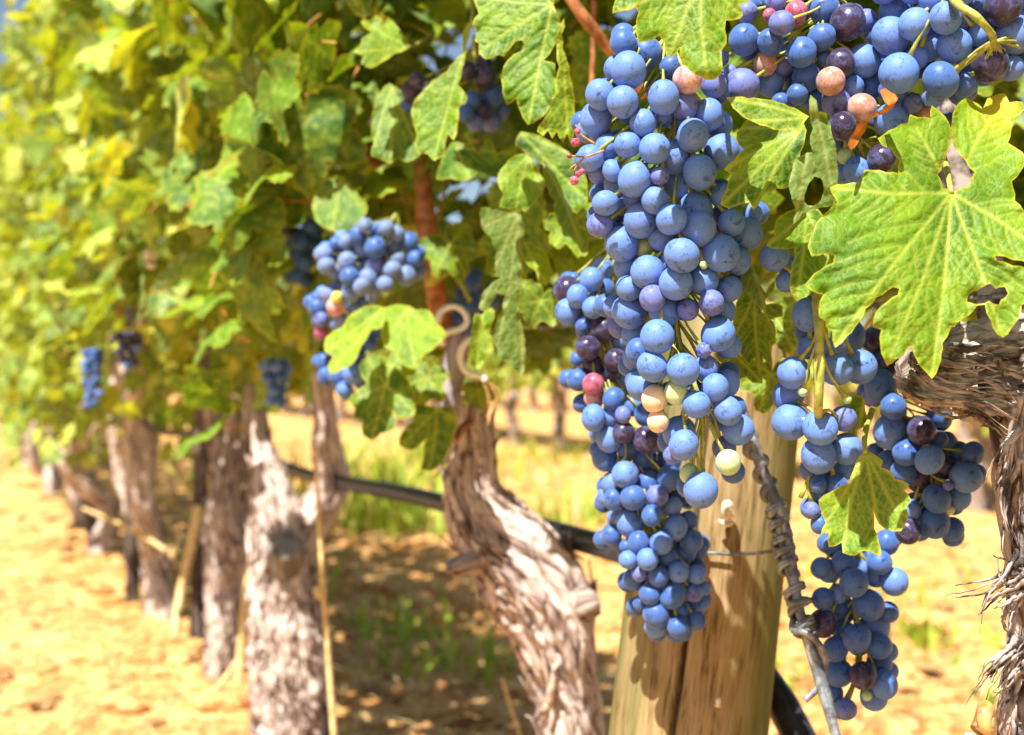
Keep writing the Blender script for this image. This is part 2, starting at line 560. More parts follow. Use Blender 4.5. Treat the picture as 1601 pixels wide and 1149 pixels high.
# loose clods, straw and dry litter on the soil
def ground_spots(n, rng, lo=0.9, hi=7.5):
    """points on the soil in front of the lens, denser close by"""
    px = rng.uniform(-250, 1750, n)
    d = lo * (hi / lo) ** rng.uniform(0, 1, n)
    x = (px - 800) / F * d
    return x, d
def build_litter():
    r = np.random.default_rng(3)
    x, y = ground_spots(3600, r, 1.1, 9)
    z = gz(x, y)
    mb = MB()
    v0, f0 = ICO[1]
    for k in range(len(x)):
        s = 0.006 + 0.03 * r.random() ** 5
        v = v0 * (1 + 0.35 * vnoise(v0 * 1.7 + k * 3.1))[:, None] * s * np.array([1.2, 1, 0.7])
        mb.add(v + [x[k], y[k], z[k] + s * 0.2], f0)
    o = mb.build('soil_clods', CLOD, smooth=False)
    tag(o, 'loose crumbs and clods of sandy orange soil on the ground', 'soil clods', kind='stuff')
    mb = MB()
    x, y = ground_spots(4200, r, 1.1, 9)
    perp = x * RN[0] + y * RN[1]
    keep = (np.exp(-((perp - 0.4) / 0.35) ** 2) + 0.25) > r.random(len(x))
    for a, b in zip(x[keep], y[keep]):
        L = r.uniform(0.04, 0.16); an = r.uniform(0, 6.28); up = r.uniform(-0.1, 0.55)
        z = float(gz([a], [b])[0])
        c = np.array([a, b, z + 0.004])
        d = np.array([math.cos(an), math.sin(an), max(0, up) * 0.8])
        pts = [c, c + d * L * 0.5 + [0, 0, 0.008], c + d * L + [0, 0, -0.01]]
        V, T, _ = tube(resample(pts, 5), np.linspace(0.0016, 0.0007, 5), 4)
        mb.add(V, T)
    o = mb.build('dry_grass', STRAW)
    tag(o, 'dry yellow straw and dead grass strewn under the vine row', 'dry grass', kind='stuff')
build_litter()

def weeds():
    mb = MB()
    for px, d, hgt, wid, n in ((625, 5.0, 0.34, 0.5, 200), (650, 7.0, 0.3, 0.9, 200), (655, 3.0, 0.10, 0.28, 60), (700, 2.6, 0.10, 0.25, 50), (905, 5.2, 0.2, 0.6, 110), (425, 3.1, 0.48, 0.2, 60),
                               (1440, 2.9, 0.08, 0.3, 60), (1560, 2.4, 0.06, 0.10, 16), (790, 8.5, 0.2, 1.4, 150), (560, 5.5, 0.2, 0.5, 90), (840, 4.6, 0.12, 0.4, 60), (1310, 3.6, 0.1, 0.5, 60), (1250, 2.6, 0.06, 0.2, 30)):
        r = np.random.default_rng(int(px * 7 + d * 100))
        x = (px - 800) / F * d
        for k in range(n):
            bx, by = r.normal(0, wid * 0.33, 2)
            z = float(gz([x + bx], [d + by])[0])
            h = hgt * r.uniform(0.25, 1.0)
            an = r.uniform(0, 6.28)
            lean = r.uniform(0.2, 1.0) * h
            b = np.array([x + bx, d + by, z - 0.005])
            t = b + [math.cos(an) * lean, math.sin(an) * lean, h]
            m = b + [math.cos(an) * lean * 0.3, math.sin(an) * lean * 0.3, h * 0.6]
            c = resample([b, m, t], 6)
            wd = 0.005 + 0.006 * r.random()
            side = np.array([-math.sin(an), math.cos(an), 0]) * wd
            pr = np.array([0.6, 1, 1, 0.8, 0.5, 0.05])[:, None]
            V = np.vstack([c - side * pr, c + side * pr])
            i = np.arange(5)
            T = np.vstack([np.stack([i, i + 6, i + 7], 1), np.stack([i, i + 7, i + 1], 1)])
            mb.add(V, T, tone=np.full(len(V), r.random()))
    o = mb.build('ground_weeds', GRASS)
    tag(o, 'yellow green weeds and grass growing in patches between the vine rows', 'weeds', kind='stuff')
weeds()

# ------------------------------------------------------------------ leaf shapes
def in_poly(pts, poly):
    x, y = pts[:, 0], pts[:, 1]
    r = np.zeros(len(pts), bool)
    n = len(poly)
    j = n - 1
    for i in range(n):
        xi, yi = poly[i]; xj, yj = poly[j]
        c = ((yi > y) != (yj > y)) & (x < (xj - xi) * (y - yi) / (yj - yi + 1e-12) + xi)
        r ^= c
        j = i
    return r

def seg_dist(p, segs):
    d = np.full(len(p), 1e9)
    for a, b in segs:
        ab = b - a
        t = np.clip(((p - a) @ ab) / (ab @ ab + 1e-12), 0, 1)
        d = np.minimum(d, np.linalg.norm(p - a - t[:, None] * ab, axis=1))
    return d

def serrate(poly, step, amp, rng):
    out = []
    n = len(poly)
    area = sum(poly[i][0] * poly[(i + 1) % n][1] - poly[(i + 1) % n][0] * poly[i][1] for i in range(n))
    sg = 1 if area > 0 else -1
    for i in range(n):
        a = np.array(poly[i], float); b = np.array(poly[(i + 1) % n], float)
        L = np.linalg.norm(b - a)
        nrm = np.array([(b - a)[1], -(b - a)[0]]) / (L + 1e-9) * sg
        k = max(1, int(L / step))
        out.append(a)
        for q in range(1, k):
            t = q / k
            bul = math.sin(t * math.pi) * L * 0.05
            out.append(a + (b - a) * t + nrm * (bul + amp * (0.6 if q % 2 else -0.5) * rng.uniform(0.4, 1.2)))
    return np.array(out)

def leaf_2d(outline, origin, tips, spacing, holes=(), rng=RNG, second=True):
    """triangulate a leaf outline; returns points, tris, vein distance (primary), vein distance (secondary), edge distance"""
    outline = np.asarray(outline, float)
    lo, hi = outline.min(0), outline.max(0)
    gx = np.arange(lo[0], hi[0], spacing); gy = np.arange(lo[1], hi[1], spacing * 0.87)
    X, Y = np.meshgrid(gx, gy)
    X = X + (np.arange(len(gy)) % 2)[:, None] * spacing * 0.5
    g = np.stack([X.ravel(), Y.ravel()], 1) + rng.uniform(-0.12, 0.12, (X.size, 2)) * spacing
    ok = in_poly(g, outline)
    loops = [(outline[i], outline[(i + 1) % len(outline)]) for i in range(len(outline))]
    for h in holes:
        h = np.asarray(h, float)
        ok &= ~in_poly(g, h)
        loops += [(h[i], h[(i + 1) % len(h)]) for i in range(len(h))]
    g = g[ok]
    g = g[seg_dist(g, loops) > spacing * 0.4]
    pts = [outline] + [np.asarray(h, float) for h in holes] + [g]
    edges = []
    k = 0
    for l in pts[:-1]:
        edges += [(k + i, k + (i + 1) % len(l)) for i in range(len(l))]
        k += len(l)
    allp = np.vstack(pts)
    res = delaunay_2d_cdt([Vector(p) for p in allp], edges, [], 0, 1e-6)
    v = np.array([(p.x, p.y) for p in res[0]])
    t = np.array([f for f in res[2] if len(f) == 3])
    cen = v[t].mean(1)
    ok = in_poly(cen, outline)
    for h in holes:
        ok &= ~in_poly(cen, np.asarray(h, float))
    t = t[ok]
    a = v[t[:, 0]]; b = v[t[:, 1]]; c = v[t[:, 2]]
    cr = (b - a)[:, 0] * (c - a)[:, 1] - (b - a)[:, 1] * (c - a)[:, 0]
    t = t[np.abs(cr) > 1e-9]
    flip = cr[np.abs(cr) > 1e-9] < 0
    t[flip] = t[flip][:, ::-1]
    used = np.unique(t)
    rm = np.full(len(v), -1); rm[used] = np.arange(len(used))
    v = v[used]; t = rm[t]
    o = np.asarray(origin, float)
    prim, sec = [], []
    for tp in tips:
        tp = np.asarray(tp, float)
        dv = tp - o
        L = np.linalg.norm(dv)
        d = dv / L
        nn = np.array([-d[1], d[0]])
        wob = rng.uniform(-0.03, 0.03) * L
        mid = o + dv * 0.5 + nn * wob
        prim += [(o, mid), (mid, tp)]
        if second:
            for q, f in enumerate(np.arange(0.2, 0.93, 0.115)):
                sg = 1 if q % 2 else -1
                for s2 in (sg, -sg):
                    a0 = o + dv * (f + (0.03 if s2 == sg else 0)) + nn * wob * math.sin(f * math.pi)
                    ln = L * 0.42 * (1 - f) ** 0.6 + L * 0.05
                    a1 = a0 + (d * 0.72 + nn * s2 * 0.7) * ln * 0.55
                    a2 = a1 + (d * 0.85 + nn * s2 * 0.52) * ln * 0.45
                    sec += [(a0, a1), (a1, a2)]
    dp = seg_dist(v, prim)
    ds = seg_dist(v, sec) if sec else np.full(len(v), 1e9)
    de = seg_dist(v, loops)
    return v, t, dp, ds, de

# crops of the photograph the tracings were read from: (x0, y0, scale)
CR = {'a': (0, 0, 2.872), 'b': (400, 0, 2.872), 'c5': (860, 0, 2.8725), 'c6': (1120, 0, 3.191), 'c7': (1120, 340, 3.191),
      'c8': (860, 380, 2.8725), 'd1': (860, 740, 2.81), 'd2': (1200, 640, 2.257), 'd3': (420, 320, 2.611), 'p': (0, 0, 1.0)}
def cpx(c, pts):
    x0, y0, s = CR[c]
    return [(x0 + p[0] / s, y0 + p[1] / s) for p in pts]

GREEN_PET = STEM
def hero_leaf(label, c, outline, origin, tips, d, ax=0.0, ay=-0.5, tint=0.55, spacing=3.0, curv=0.0, wave=0.004, puff=0.0011, petiole=None,
              holes=(), mat=None, amp=1.6, cat='leaf', name='grape_leaf', group='leaves in front of the bunches', fold=0.0, flip=False, extra=None):
    rng = np.random.default_rng(abs(hash(label)) % 9973 if False else sum(map(ord, label)))
    ol = serrate(cpx(c, outline), 9, amp, rng)
    o = np.array(cpx(c, [origin])[0])
    hl = [serrate(cpx(c, h), 6, 1.0, rng) for h in holes]
    v, t, dp, ds, de = leaf_2d(ol, o, [np.array(q) for q in cpx(c, tips)], spacing, hl, rng)
    k = d / F
    u = (v[:, 0] - o[0]) * k
    z = -(v[:, 1] - o[1]) * k
    dpm, dsm, dem = dp * k, ds * k, de * k
    sz = max(np.ptp(u), np.ptp(z))
    p3 = np.stack([u, z, np.zeros_like(u)], 1)
    dd = ax * u + ay * z + curv * (u * u + z * z) / sz
    dd += wave * fbm(p3 * (1.6 / sz) + rng.uniform(0, 50), 2)
    # blade swells between its veins, edges wave a little
    bul = np.minimum(1 - np.exp(-(dpm / 0.004) ** 2), 1 - np.exp(-(dsm / 0.003) ** 2))
    dd -= puff * bul
    if fold:
        mt = np.array(cpx(c, [tips[0]])[0]); dr = (mt - o); dr /= np.linalg.norm(dr)
        off = np.abs((v - o) @ np.array([-dr[1], dr[0]])) * k
        dd -= fold * off
    dd += 0.003 * np.exp(-(dem / 0.004)) * vnoise(p3 * 180 + 3)
    dep = d + dd
    V = np.stack([(v[:, 0] - 800.5) / F * dep, dep, H - (v[:, 1] - 574.5) / F * dep], 1)
    T = t[:, ::-1] if not flip else t
    # image y grows downward, so CCW in pixels is CW from the lens: reversed order faces the lens
    a, b, cc = V[T[0][0]], V[T[0][1]], V[T[0][2]]
    nrm = np.cross(b - a, cc - a)
    if (nrm @ a - nrm @ np.array([0, 0, H]) > 0) != flip:
        T = T[:, ::-1]
    vein = np.maximum(np.exp(-(dpm / 0.0009) ** 2), 0.5 * np.exp(-(dsm / 0.0005) ** 2))
    edge = 0.8 * np.exp(-(dem / 0.0007) ** 2)
    if extra == 'scorch':      # a browned tip lobe
        q = np.array(cpx(c, [(1420, 540)])[0])
        dist = np.linalg.norm(v - q, axis=1) * k
        edge = np.maximum(edge, np.exp(-(dist / 0.011) ** 2))
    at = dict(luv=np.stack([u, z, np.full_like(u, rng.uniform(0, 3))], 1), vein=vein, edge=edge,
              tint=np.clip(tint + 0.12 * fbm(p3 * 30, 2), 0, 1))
    base = P(o[0], o[1], d)
    m = mat or LEAF
    if petiole:
        e = thing(name, base, label, cat, group)
        obj('blade', V, T, m, e, at)
        pp = [P(x, y, q) for (x, y), q in zip(cpx(c, [q[:2] for q in petiole]), [q[2] for q in petiole])]
        pp[0] = base
        pv, pt, _ = tube(resample(pp, 12), np.linspace(0.0012, 0.0017, 12), 8)
        obj('petiole', pv, pt, STEM_BR if m is not LEAF else STEM, e)
        return e
    ob = link(name, mesh_data(name, V - base, T, m, at), None, base)
    return tag(ob, label, cat, group)

# the leaves that stand out one by one
hero_leaf('largest leaf, bright yellow green with a torn browned lobe, over the bunches at right', 'c6',
          [(1130, 940), (1105, 870), (1150, 760), (1172, 680), (1160, 610), (1120, 560), (1075, 525), (1068, 590), (1010, 585), (965, 570), (955, 610), (890, 640), (805, 690), (825, 725), (870, 745), (915, 800), (908, 865), (850, 860),
           (740, 845), (722, 912), (640, 918), (565, 932), (590, 985), (602, 1010), (560, 1050), (520, 1085), (470, 1180), (455, 1230), (475, 1278), (540, 1265), (588, 1275), (582, 1310), (520, 1345), (440, 1420), (475, 1450), (533, 1468),
           (510, 1545), (512, 1580), (545, 1605), (545, 1630), (578, 1655), (592, 1735), (650, 1680), (710, 1608), (745, 1540), (800, 1482), (880, 1432), (912, 1440), (905, 1470), (850, 1505), (795, 1560), (780, 1632), (822, 1645), (818, 1725), (850, 1825),
           (900, 1790), (978, 1722), (992, 1780), (1040, 1850), (1075, 1890), (1110, 1825), (1128, 1710), (1180, 1615), (1282, 1552), (1300, 1525), (1340, 1520), (1370, 1600), (1400, 1665), (1430, 1685), (1470, 1640), (1505, 1595), (1525, 1520), (1580, 1490), (1640, 1420), (1600, 1390), (1550, 1340), (1480, 1325), (1400, 1300), (1390, 1275), (1440, 1280), (1520, 1300),
           (1620, 1310), (1700, 1250), (1660, 1180), (1720, 1120), (1640, 1085), (1535, 1052), (1490, 1000), (1474, 905), (1535, 830), (1545, 780), (1500, 740), (1455, 712), (1480, 592), (1540, 545), (1530, 508), (1462, 510), (1440, 465), (1352, 490), (1330, 542), (1250, 485), (1195, 530), (1175, 610), (1180, 720), (1245, 805), (1290, 860), (1255, 930), (1190, 955)],
          (1172, 962), [(1075, 1880), (850, 1820), (590, 1730), (570, 935), (1000, 640), (1440, 480), (1430, 1680), (1620, 1250)], 0.545, ax=0.12, ay=0.50, tint=0.66, spacing=2.6, fold=0.30,
          wave=0.012, puff=0.0016, holes=[[(1250, 1505), (1262, 1465), (1300, 1450), (1370, 1415), (1392, 1440), (1440, 1432), (1455, 1465), (1420, 1495), (1408, 1520), (1360, 1500), (1310, 1515)]],
          petiole=[(1172, 962, 0), (1160, 900, 0.555), (1150, 840, 0.575), (1130, 780, 0.61)], extra='scorch', curv=0.3)
hero_leaf('light green leaf hanging from the top edge above the central bunch', 'c5',
          [(280, 60), (330, 48), (385, 30), (397, 55), (385, 140), (395, 190), (425, 188), (490, 160), (515, 192), (530, 250), (550, 257), (582, 215), (590, 270), (622, 312), (680, 345), (702, 362), (742, 357), (770, 330), (768, 230), (792, 195), (785, 130), (790, 92), (855, 82), (866, 70), (850, 20), (910, -10), (950, -100), (850, -250), (700, -200), (670, -130), (640, -200), (450, -220), (330, -100)],
          (672, -110), [(705, 355), (540, 250), (300, 60), (860, 70), (940, -120), (400, -190)], 0.535, ax=0.05, ay=0.35, tint=0.62, petiole=[(672, -110, 0), (680, -220, 0.56), (720, -330, 0.6)], wave=0.008)
hero_leaf('broad mid green leaf with an open notch, left of the central bunch at top', 'b',
          [(975, -30), (1002, 60), (970, 110), (992, 140), (983, 185), (1002, 195), (1000, 240), (1030, 266), (1090, 246), (1112, 252), (1145, 215), (1165, 186), (1195, 180), (1206, 200), (1195, 228), (1130, 270), (1105, 330), (1108, 390), (1125, 470), (1170, 440), (1188, 500), (1222, 560), (1290, 522), (1340, 440), (1347, 330), (1342, 282), (1292, 270), (1350, 190), (1390, 110), (1350, 80), (1335, 20), (1345, -60), (1200, -120), (1050, -100)],
          (1330, 20), [(1000, 235), (1225, 550), (990, -20), (1370, 110), (1200, -110)], 0.74, ax=-0.2, ay=0.25, tint=0.45, petiole=[(1330, 20, 0), (1390, -40, 0.76), (1420, -90, 0.8)], puff=0.002)
hero_leaf('narrow yellow green leaf seen edge on, its toothed end pointing down beside the central bunch', 'b',
          [(1385, 80), (1372, 150), (1378, 220), (1415, 360), (1432, 500), (1432, 590), (1412, 640), (1398, 600), (1380, 640), (1352, 590), (1330, 622), (1312, 585), (1290, 612), (1262, 590), (1318, 500), (1345, 420), (1362, 300), (1350, 200)],
          (1378, 90), [(1400, 630), (1290, 600)], 0.70, ax=0.9, ay=0.2, tint=0.8)
hero_leaf('drooping olive green leaf partly hiding the small dark bunch near the top', 'b',
          [(972, 85), (935, 130), (930, 240), (860, 320), (740, 420), (700, 480), (708, 560), (722, 600), (725, 660), (748, 690), (770, 690), (800, 722), (842, 700), (850, 640), (862, 600), (888, 632), (905, 560), (912, 480), (940, 465), (950, 438), (905, 380), (925, 310), (945, 200)],
          (968, 95), [(800, 715), (705, 485), (890, 620)], 0.86, ax=-0.4, ay=0.3, tint=0.5, fold=0.3, petiole=[(968, 95, 0), (975, 40, 0.88), (960, -30, 0.92)])
hero_leaf('small yellow green leaf with deep teeth pointing left near the top', 'b',
          [(690, 205), (645, 130), (612, 92), (592, 78), (580, 112), (540, 68), (515, 90), (470, 95), (485, 122), (522, 145), (478, 170), (470, 200), (438, 235), (482, 250), (472, 288), (512, 306), (560, 282), (620, 240), (682, 218)],
          (685, 210), [(445, 235), (480, 97), (515, 300)], 0.95, ax=0.3, ay=0.5, tint=0.75, petiole=[(685, 210, 0), (740, 190, 0.98), (800, 150, 1.02)])
hero_leaf('green leaf with sharp teeth left of the red dried grape stalk', 'b',
          [(1215, 690), (1160, 700), (1100, 760), (1085, 812), (1112, 870), (1095, 930), (1130, 935), (1160, 955), (1192, 940), (1215, 955), (1242, 920), (1300, 832), (1275, 780), (1262, 740), (1235, 705)],
          (1225, 700), [(1165, 950), (1095, 820), (1280, 850)], 0.82, ax=0.1, ay=0.4, tint=0.62)
hero_leaf('pale slender leaf with curled tip below the red dried grape stalk', 'b',
          [(1302, 738), (1288, 775), (1312, 850), (1340, 900), (1345, 960), (1372, 1022), (1392, 1075), (1420, 1060), (1472, 1118), (1460, 1040), (1425, 960), (1385, 885), (1335, 775)],
          (1303, 740), [(1465, 1110)], 0.80, ax=0.7, ay=0.2, tint=0.7, flip=True)
hero_leaf('blue green leaf with notched edge left of the small dark bunch', 'b',
          [(600, 375), (545, 430), (520, 570), (532, 640), (518, 700), (560, 715), (600, 735), (640, 712), (680, 728), (742, 690), (722, 600), (695, 520), (660, 420)],
          (610, 385), [(605, 725), (525, 660), (735, 690)], 1.0, ax=0.1, ay=0.5, tint=0.2)
hero_leaf('grey green leaf behind the small dark bunch, reaching toward the central bunch', 'b',
          [(1190, 590), (1240, 600), (1330, 640), (1420, 700), (1480, 790), (1490, 900), (1440, 960), (1380, 900), (1320, 800), (1290, 740), (1240, 700), (1165, 650)],
          (1190, 595), [(1480, 890), (1440, 700)], 0.86, ax=-0.3, ay=0.2, tint=0.2)
hero_leaf('wide dull green leaf below the small dark bunch', 'b',
          [(880, 640), (960, 650), (1000, 690), (1045, 620), (1080, 690), (1160, 660), (1170, 720), (1090, 800), (1000, 770), (950, 810), (870, 800), (810, 805), (830, 730)],
          (900, 660), [(1150, 690), (960, 800)], 0.95, ax=0.2, ay=0.6, tint=0.25)
hero_leaf('long ragged leaf hanging down right of the curled white wire', 'd3',
          [(865, 10), (868, 90), (905, 130), (932, 190), (922, 262), (945, 300), (880, 350), (858, 420), (880, 440), (930, 360), (965, 372), (955, 430), (920, 505), (915, 560), (935, 590), (932, 625), (980, 640), (1035, 702), (1047, 620), (1030, 480), (1018, 400), (1032, 250), (1042, 120), (1030, 40), (960, 30)],
          (1020, 30), [(1035, 690), (930, 600), (860, 420), (880, 90)], 0.84, ax=0.5, ay=0.25, tint=0.3, flip=True, petiole=[(1020, 30, 0), (1040, -60, 0.86), (1060, -140, 0.9)])
hero_leaf('small bright leaf folded upright just right of the curled white wire', 'd3',
          [(845, 442), (870, 450), (905, 420), (922, 430), (900, 520), (920, 590), (880, 630), (858, 672), (838, 660), (818, 642), (828, 540)],
          (870, 450), [(850, 665), (905, 600)], 0.90, ax=0.5, ay=0.2, tint=0.75, fold=0.5)
hero_leaf('crinkled pale leaf end just left of the rear bunch top', 'd3',
          [(1040, 150), (1090, 170), (1130, 200), (1160, 290), (1130, 330), (1100, 310), (1090, 270), (1060, 250), (1030, 190)],
          (1045, 155), [(1135, 325)], 0.83, ax=0.3, ay=0.4, tint=0.8)
hero_leaf('dark green toothed leaf in shade just right of the central bunch', 'c6',
          [(165, 590), (102, 662), (112, 722), (138, 745), (90, 800), (38, 845), (76, 870), (50, 950), (20, 1020), (62, 1042), (110, 1022), (160, 1010), (186, 1046), (240, 962), (300, 940), (362, 930), (400, 850), (420, 760), (450, 650), (430, 600), (300, 590)],
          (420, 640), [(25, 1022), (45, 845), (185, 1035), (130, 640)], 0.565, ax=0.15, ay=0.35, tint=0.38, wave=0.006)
hero_leaf('grey green leaf bent over flat above the dark toothed leaf', 'c6',
          [(48, 485), (100, 482), (160, 490), (250, 496), (360, 530), (462, 580), (432, 618), (418, 668), (380, 640), (330, 650), (250, 630), (165, 600), (108, 560)],
          (455, 585), [(55, 488), (170, 600), (410, 660)], 0.535, ax=0.25, ay=0.9, tint=0.25)
hero_leaf('pale twisted leaf with a hole between the two upper right bunches', 'c6',
          [(470, 472), (464, 560), (482, 640), (468, 720), (482, 758), (400, 788), (378, 850), (364, 900), (372, 970), (402, 1058), (384, 1118), (430, 1062), (520, 1035), (592, 1015), (604, 900), (602, 800), (572, 650), (546, 562), (510, 555), (500, 500)],
          (480, 480), [(385, 1110), (590, 1010), (365, 900)], 0.540, ax=0.5, ay=0.15, tint=0.45, flip=True, holes=[[(438, 1000), (455, 930), (490, 880), (522, 890), (535, 940), (520, 1000), (470, 1035)]])
hero_leaf('yellow edged leaf tucked under the left lobe of the largest leaf', 'c7',
          [(300, 10), (290, 92), (250, 140), (312, 156), (386, 150), (392, 200), (368, 300), (374, 380), (412, 406), (452, 396), (482, 368), (530, 380), (600, 300), (610, 120), (540, 0), (480, -60), (380, -40)],
          (450, -30), [(400, 400), (255, 140), (590, 280)], 0.575, ax=0.2, ay=0.3, tint=0.6)
hero_leaf('dark backlit leaf hanging in the gap right of the central bunch', 'c7',
          [(160, 330), (110, 400), (80, 570), (112, 640), (130, 700), (162, 742), (190, 702), (216, 772), (234, 700), (272, 742), (270, 622), (302, 602), (282, 502), (332, 492), (330, 440), (272, 428), (225, 440)],
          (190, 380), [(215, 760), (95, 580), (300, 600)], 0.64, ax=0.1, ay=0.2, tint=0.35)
hero_leaf('lowest dark leaf in the gap above the wooden post', 'c7',
          [(-10, 680), (40, 740), (60, 765), (100, 812), (150, 795), (180, 825), (232, 828), (215, 770), (230, 740), (150, 690), (60, 650)],
          (60, 655), [(225, 822), (60, 762)], 0.66, ax=0.1, ay=0.3, tint=0.3)
hero_leaf('tiny shrivelled green leaf in the gap right of the central bunch', 'c7',
          [(168, 215), (130, 270), (118, 300), (150, 370), (190, 420), (215, 450), (246, 472), (242, 410), (282, 370), (292, 312), (246, 375), (215, 330), (195, 270)],
          (170, 220), [(244, 465)], 0.60, ax=0.3, ay=0.1, tint=0.35, flip=True)
hero_leaf('single leaf hanging over the lower right bunch', 'd2',
          [(345, 140), (378, 160), (408, 182), (400, 205), (442, 224), (450, 246), (502, 266), (482, 286), (507, 320), (490, 345), (497, 372), (472, 430), (412, 420), (382, 382), (372, 352), (376, 420), (402, 516), (360, 500), (330, 500), (310, 516), (265, 506), (262, 470), (216, 486), (218, 430), (188, 441), (205, 400), (192, 365), (180, 320), (240, 280), (290, 262), (310, 195)],
          (345, 150), [(398, 512), (190, 430), (500, 275), (485, 425), (265, 500), (185, 322)], 0.575, ax=0.05, ay=0.3, tint=0.55, petiole=[(345, 150, 0), (342, 110, 0.585), (350, 60, 0.60), (370, 0, 0.62)])
hero_leaf('small plain leaf beside the bare green stalk at right', 'c7',
          [(690, 888), (728, 888), (742, 960), (756, 1022), (702, 1060), (690, 1130), (660, 1080), (640, 1010), (600, 960), (650, 930)],
          (740, 900), [(690, 1120)], 0.605, ax=0.1, ay=0.3, tint=0.4)
hero_leaf('blurred green leaf with three lobes hanging below the yellow leaves at centre left', 'd3',
          [(405, 618), (368, 660), (378, 700), (402, 732), (322, 800), (352, 830), (345, 872), (386, 880), (384, 940), (420, 962), (460, 932), (510, 920), (522, 860), (492, 830), (540, 870), (592, 862), (602, 800), (545, 680), (512, 660), (480, 742), (472, 620)],
          (475, 735), [(420, 955), (330, 805), (405, 625), (595, 850)], 1.02, ax=0.1, ay=0.5, tint=0.25, spacing=4)
hero_leaf('bright yellow green leaf under the blurred middle bunch', 'd3',
          [(345, 440), (300, 500), (235, 540), (228, 600), (262, 620), (240, 660), (250, 692), (342, 650), (382, 570), (420, 510), (466, 500), (470, 420), (420, 410)],
          (460, 430), [(235, 600), (245, 685)], 1.0, ax=0.1, ay=1.0, tint=0.95, spacing=4)
hero_leaf('bright yellow green leaf left of the grey vine stub', 'd3',
          [(472, 420), (458, 500), (472, 580), (522, 600), (542, 650), (602, 672), (632, 610), (682, 580), (727, 530), (682, 480), (652, 430), (602, 430), (542, 408)],
          (560, 430), [(600, 665), (465, 570), (715, 530)], 1.02, ax=0.0, ay=0.9, tint=0.95, spacing=4)
hero_leaf('lowest blurred green leaf hanging left of the twisted trunk top', 'd3',
          [(600, 810), (592, 880), (542, 930), (533, 980), (580, 1002), (642, 960), (632, 1040), (618, 1080), (660, 1087), (702, 1060), (737, 1000), (762, 920), (772, 870), (742, 820), (692, 832), (642, 818)],
          (690, 835), [(655, 1080), (545, 980), (765, 880)], 1.06, ax=0.1, ay=0.3, tint=0.25, spacing=4)
hero_leaf('rounded pale green leaf above the blurred middle bunch', 'b',
          [(290, 830), (255, 910), (268, 990), (330, 1032), (400, 1042), (480, 982), (502, 930), (462, 880), (402, 800), (350, 790)],
          (380, 815), [(340, 1030), (490, 950), (260, 930)], 1.12, ax=0.1, ay=0.6, tint=0.45, spacing=4)
hero_leaf('long olive leaf in shade left of the rounded pale leaf', 'b',
          [(60, 740), (20, 850), (0, 1000), (60, 1080), (130, 1020), (190, 1010), (230, 940), (270, 830), (300, 730), (240, 700), (150, 720)],
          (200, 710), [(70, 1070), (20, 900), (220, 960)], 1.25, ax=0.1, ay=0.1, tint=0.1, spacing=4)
hero_leaf('blurred leaf half sunlit hanging high in the row at left', 'a',
          [(1100, 290), (1062, 400), (1060, 520), (1010, 570), (1030, 650), (1100, 722), (1160, 732), (1200, 600), (1232, 450), (1222, 330), (1160, 280)],
          (1150, 300), [(1130, 725), (1030, 600), (1225, 470)], 1.5, ax=0.1, ay=0.4, tint=0.4, spacing=5)
hero_leaf('dark green leaf at the top edge left of the small toothed leaf', 'a',
          [(1260, -30), (1240, 100), (1290, 180), (1330, 240), (1400, 180), (1480, 120), (1540, 60), (1500, -60)],
          (1400, -40), [(1330, 230), (1250, 60), (1520, 60)], 1.3, ax=0.1, ay=-0.1, tint=0.0, spacing=5)
hero_leaf('curled orange dead leaf among the upper right grapes', 'c6',
          [(815, 452), (842, 438), (872, 460), (892, 468), (907, 492), (880, 540), (822, 572), (772, 592), (752, 622), (722, 682), (702, 722), (672, 752), (655, 722), (690, 652), (702, 620), (762, 600), (802, 560), (850, 530), (830, 490)],
          (840, 445), [(665, 745)], 0.535, ax=0.3, ay=0.3, tint=0.5, mat=LEAF_DRY, wave=0.01, group='dead leaves')

def generic_outline(rng, n=90, teeth=True):
    th = np.linspace(-math.pi, math.pi, n, endpoint=False)
    lob = [(0, 1.0, 0.42), (0.95, 0.92, 0.42), (-0.95, 0.92, 0.42), (1.95, 0.78, 0.5), (-1.95, 0.78, 0.5)]
    r = np.full(n, 0.52)
    for a, l, wd in lob:
        l = l * rng.uniform(0.9, 1.08); a = a + rng.uniform(-0.07, 0.07)
        d = np.abs(th - a)
        r = np.maximum(r, 0.5 + (l - 0.5) * np.clip(1 - (d / (wd * 1.35)) ** 1.5, 0, 1))
    r *= np.where(np.abs(th) > 2.75, 1 - 0.8 * ((np.abs(th) - 2.75) / 0.39) ** 1.5, 1).clip(0.15, 1)
    if teeth:
        r = r * (1 + 0.045 * (np.arange(n) % 3 - 1) * rng.uniform(0.5, 1.3, n))
    return np.stack([np.sin(th) * r, -np.cos(th) * r], 1)     # tip toward -y, petiole at the origin

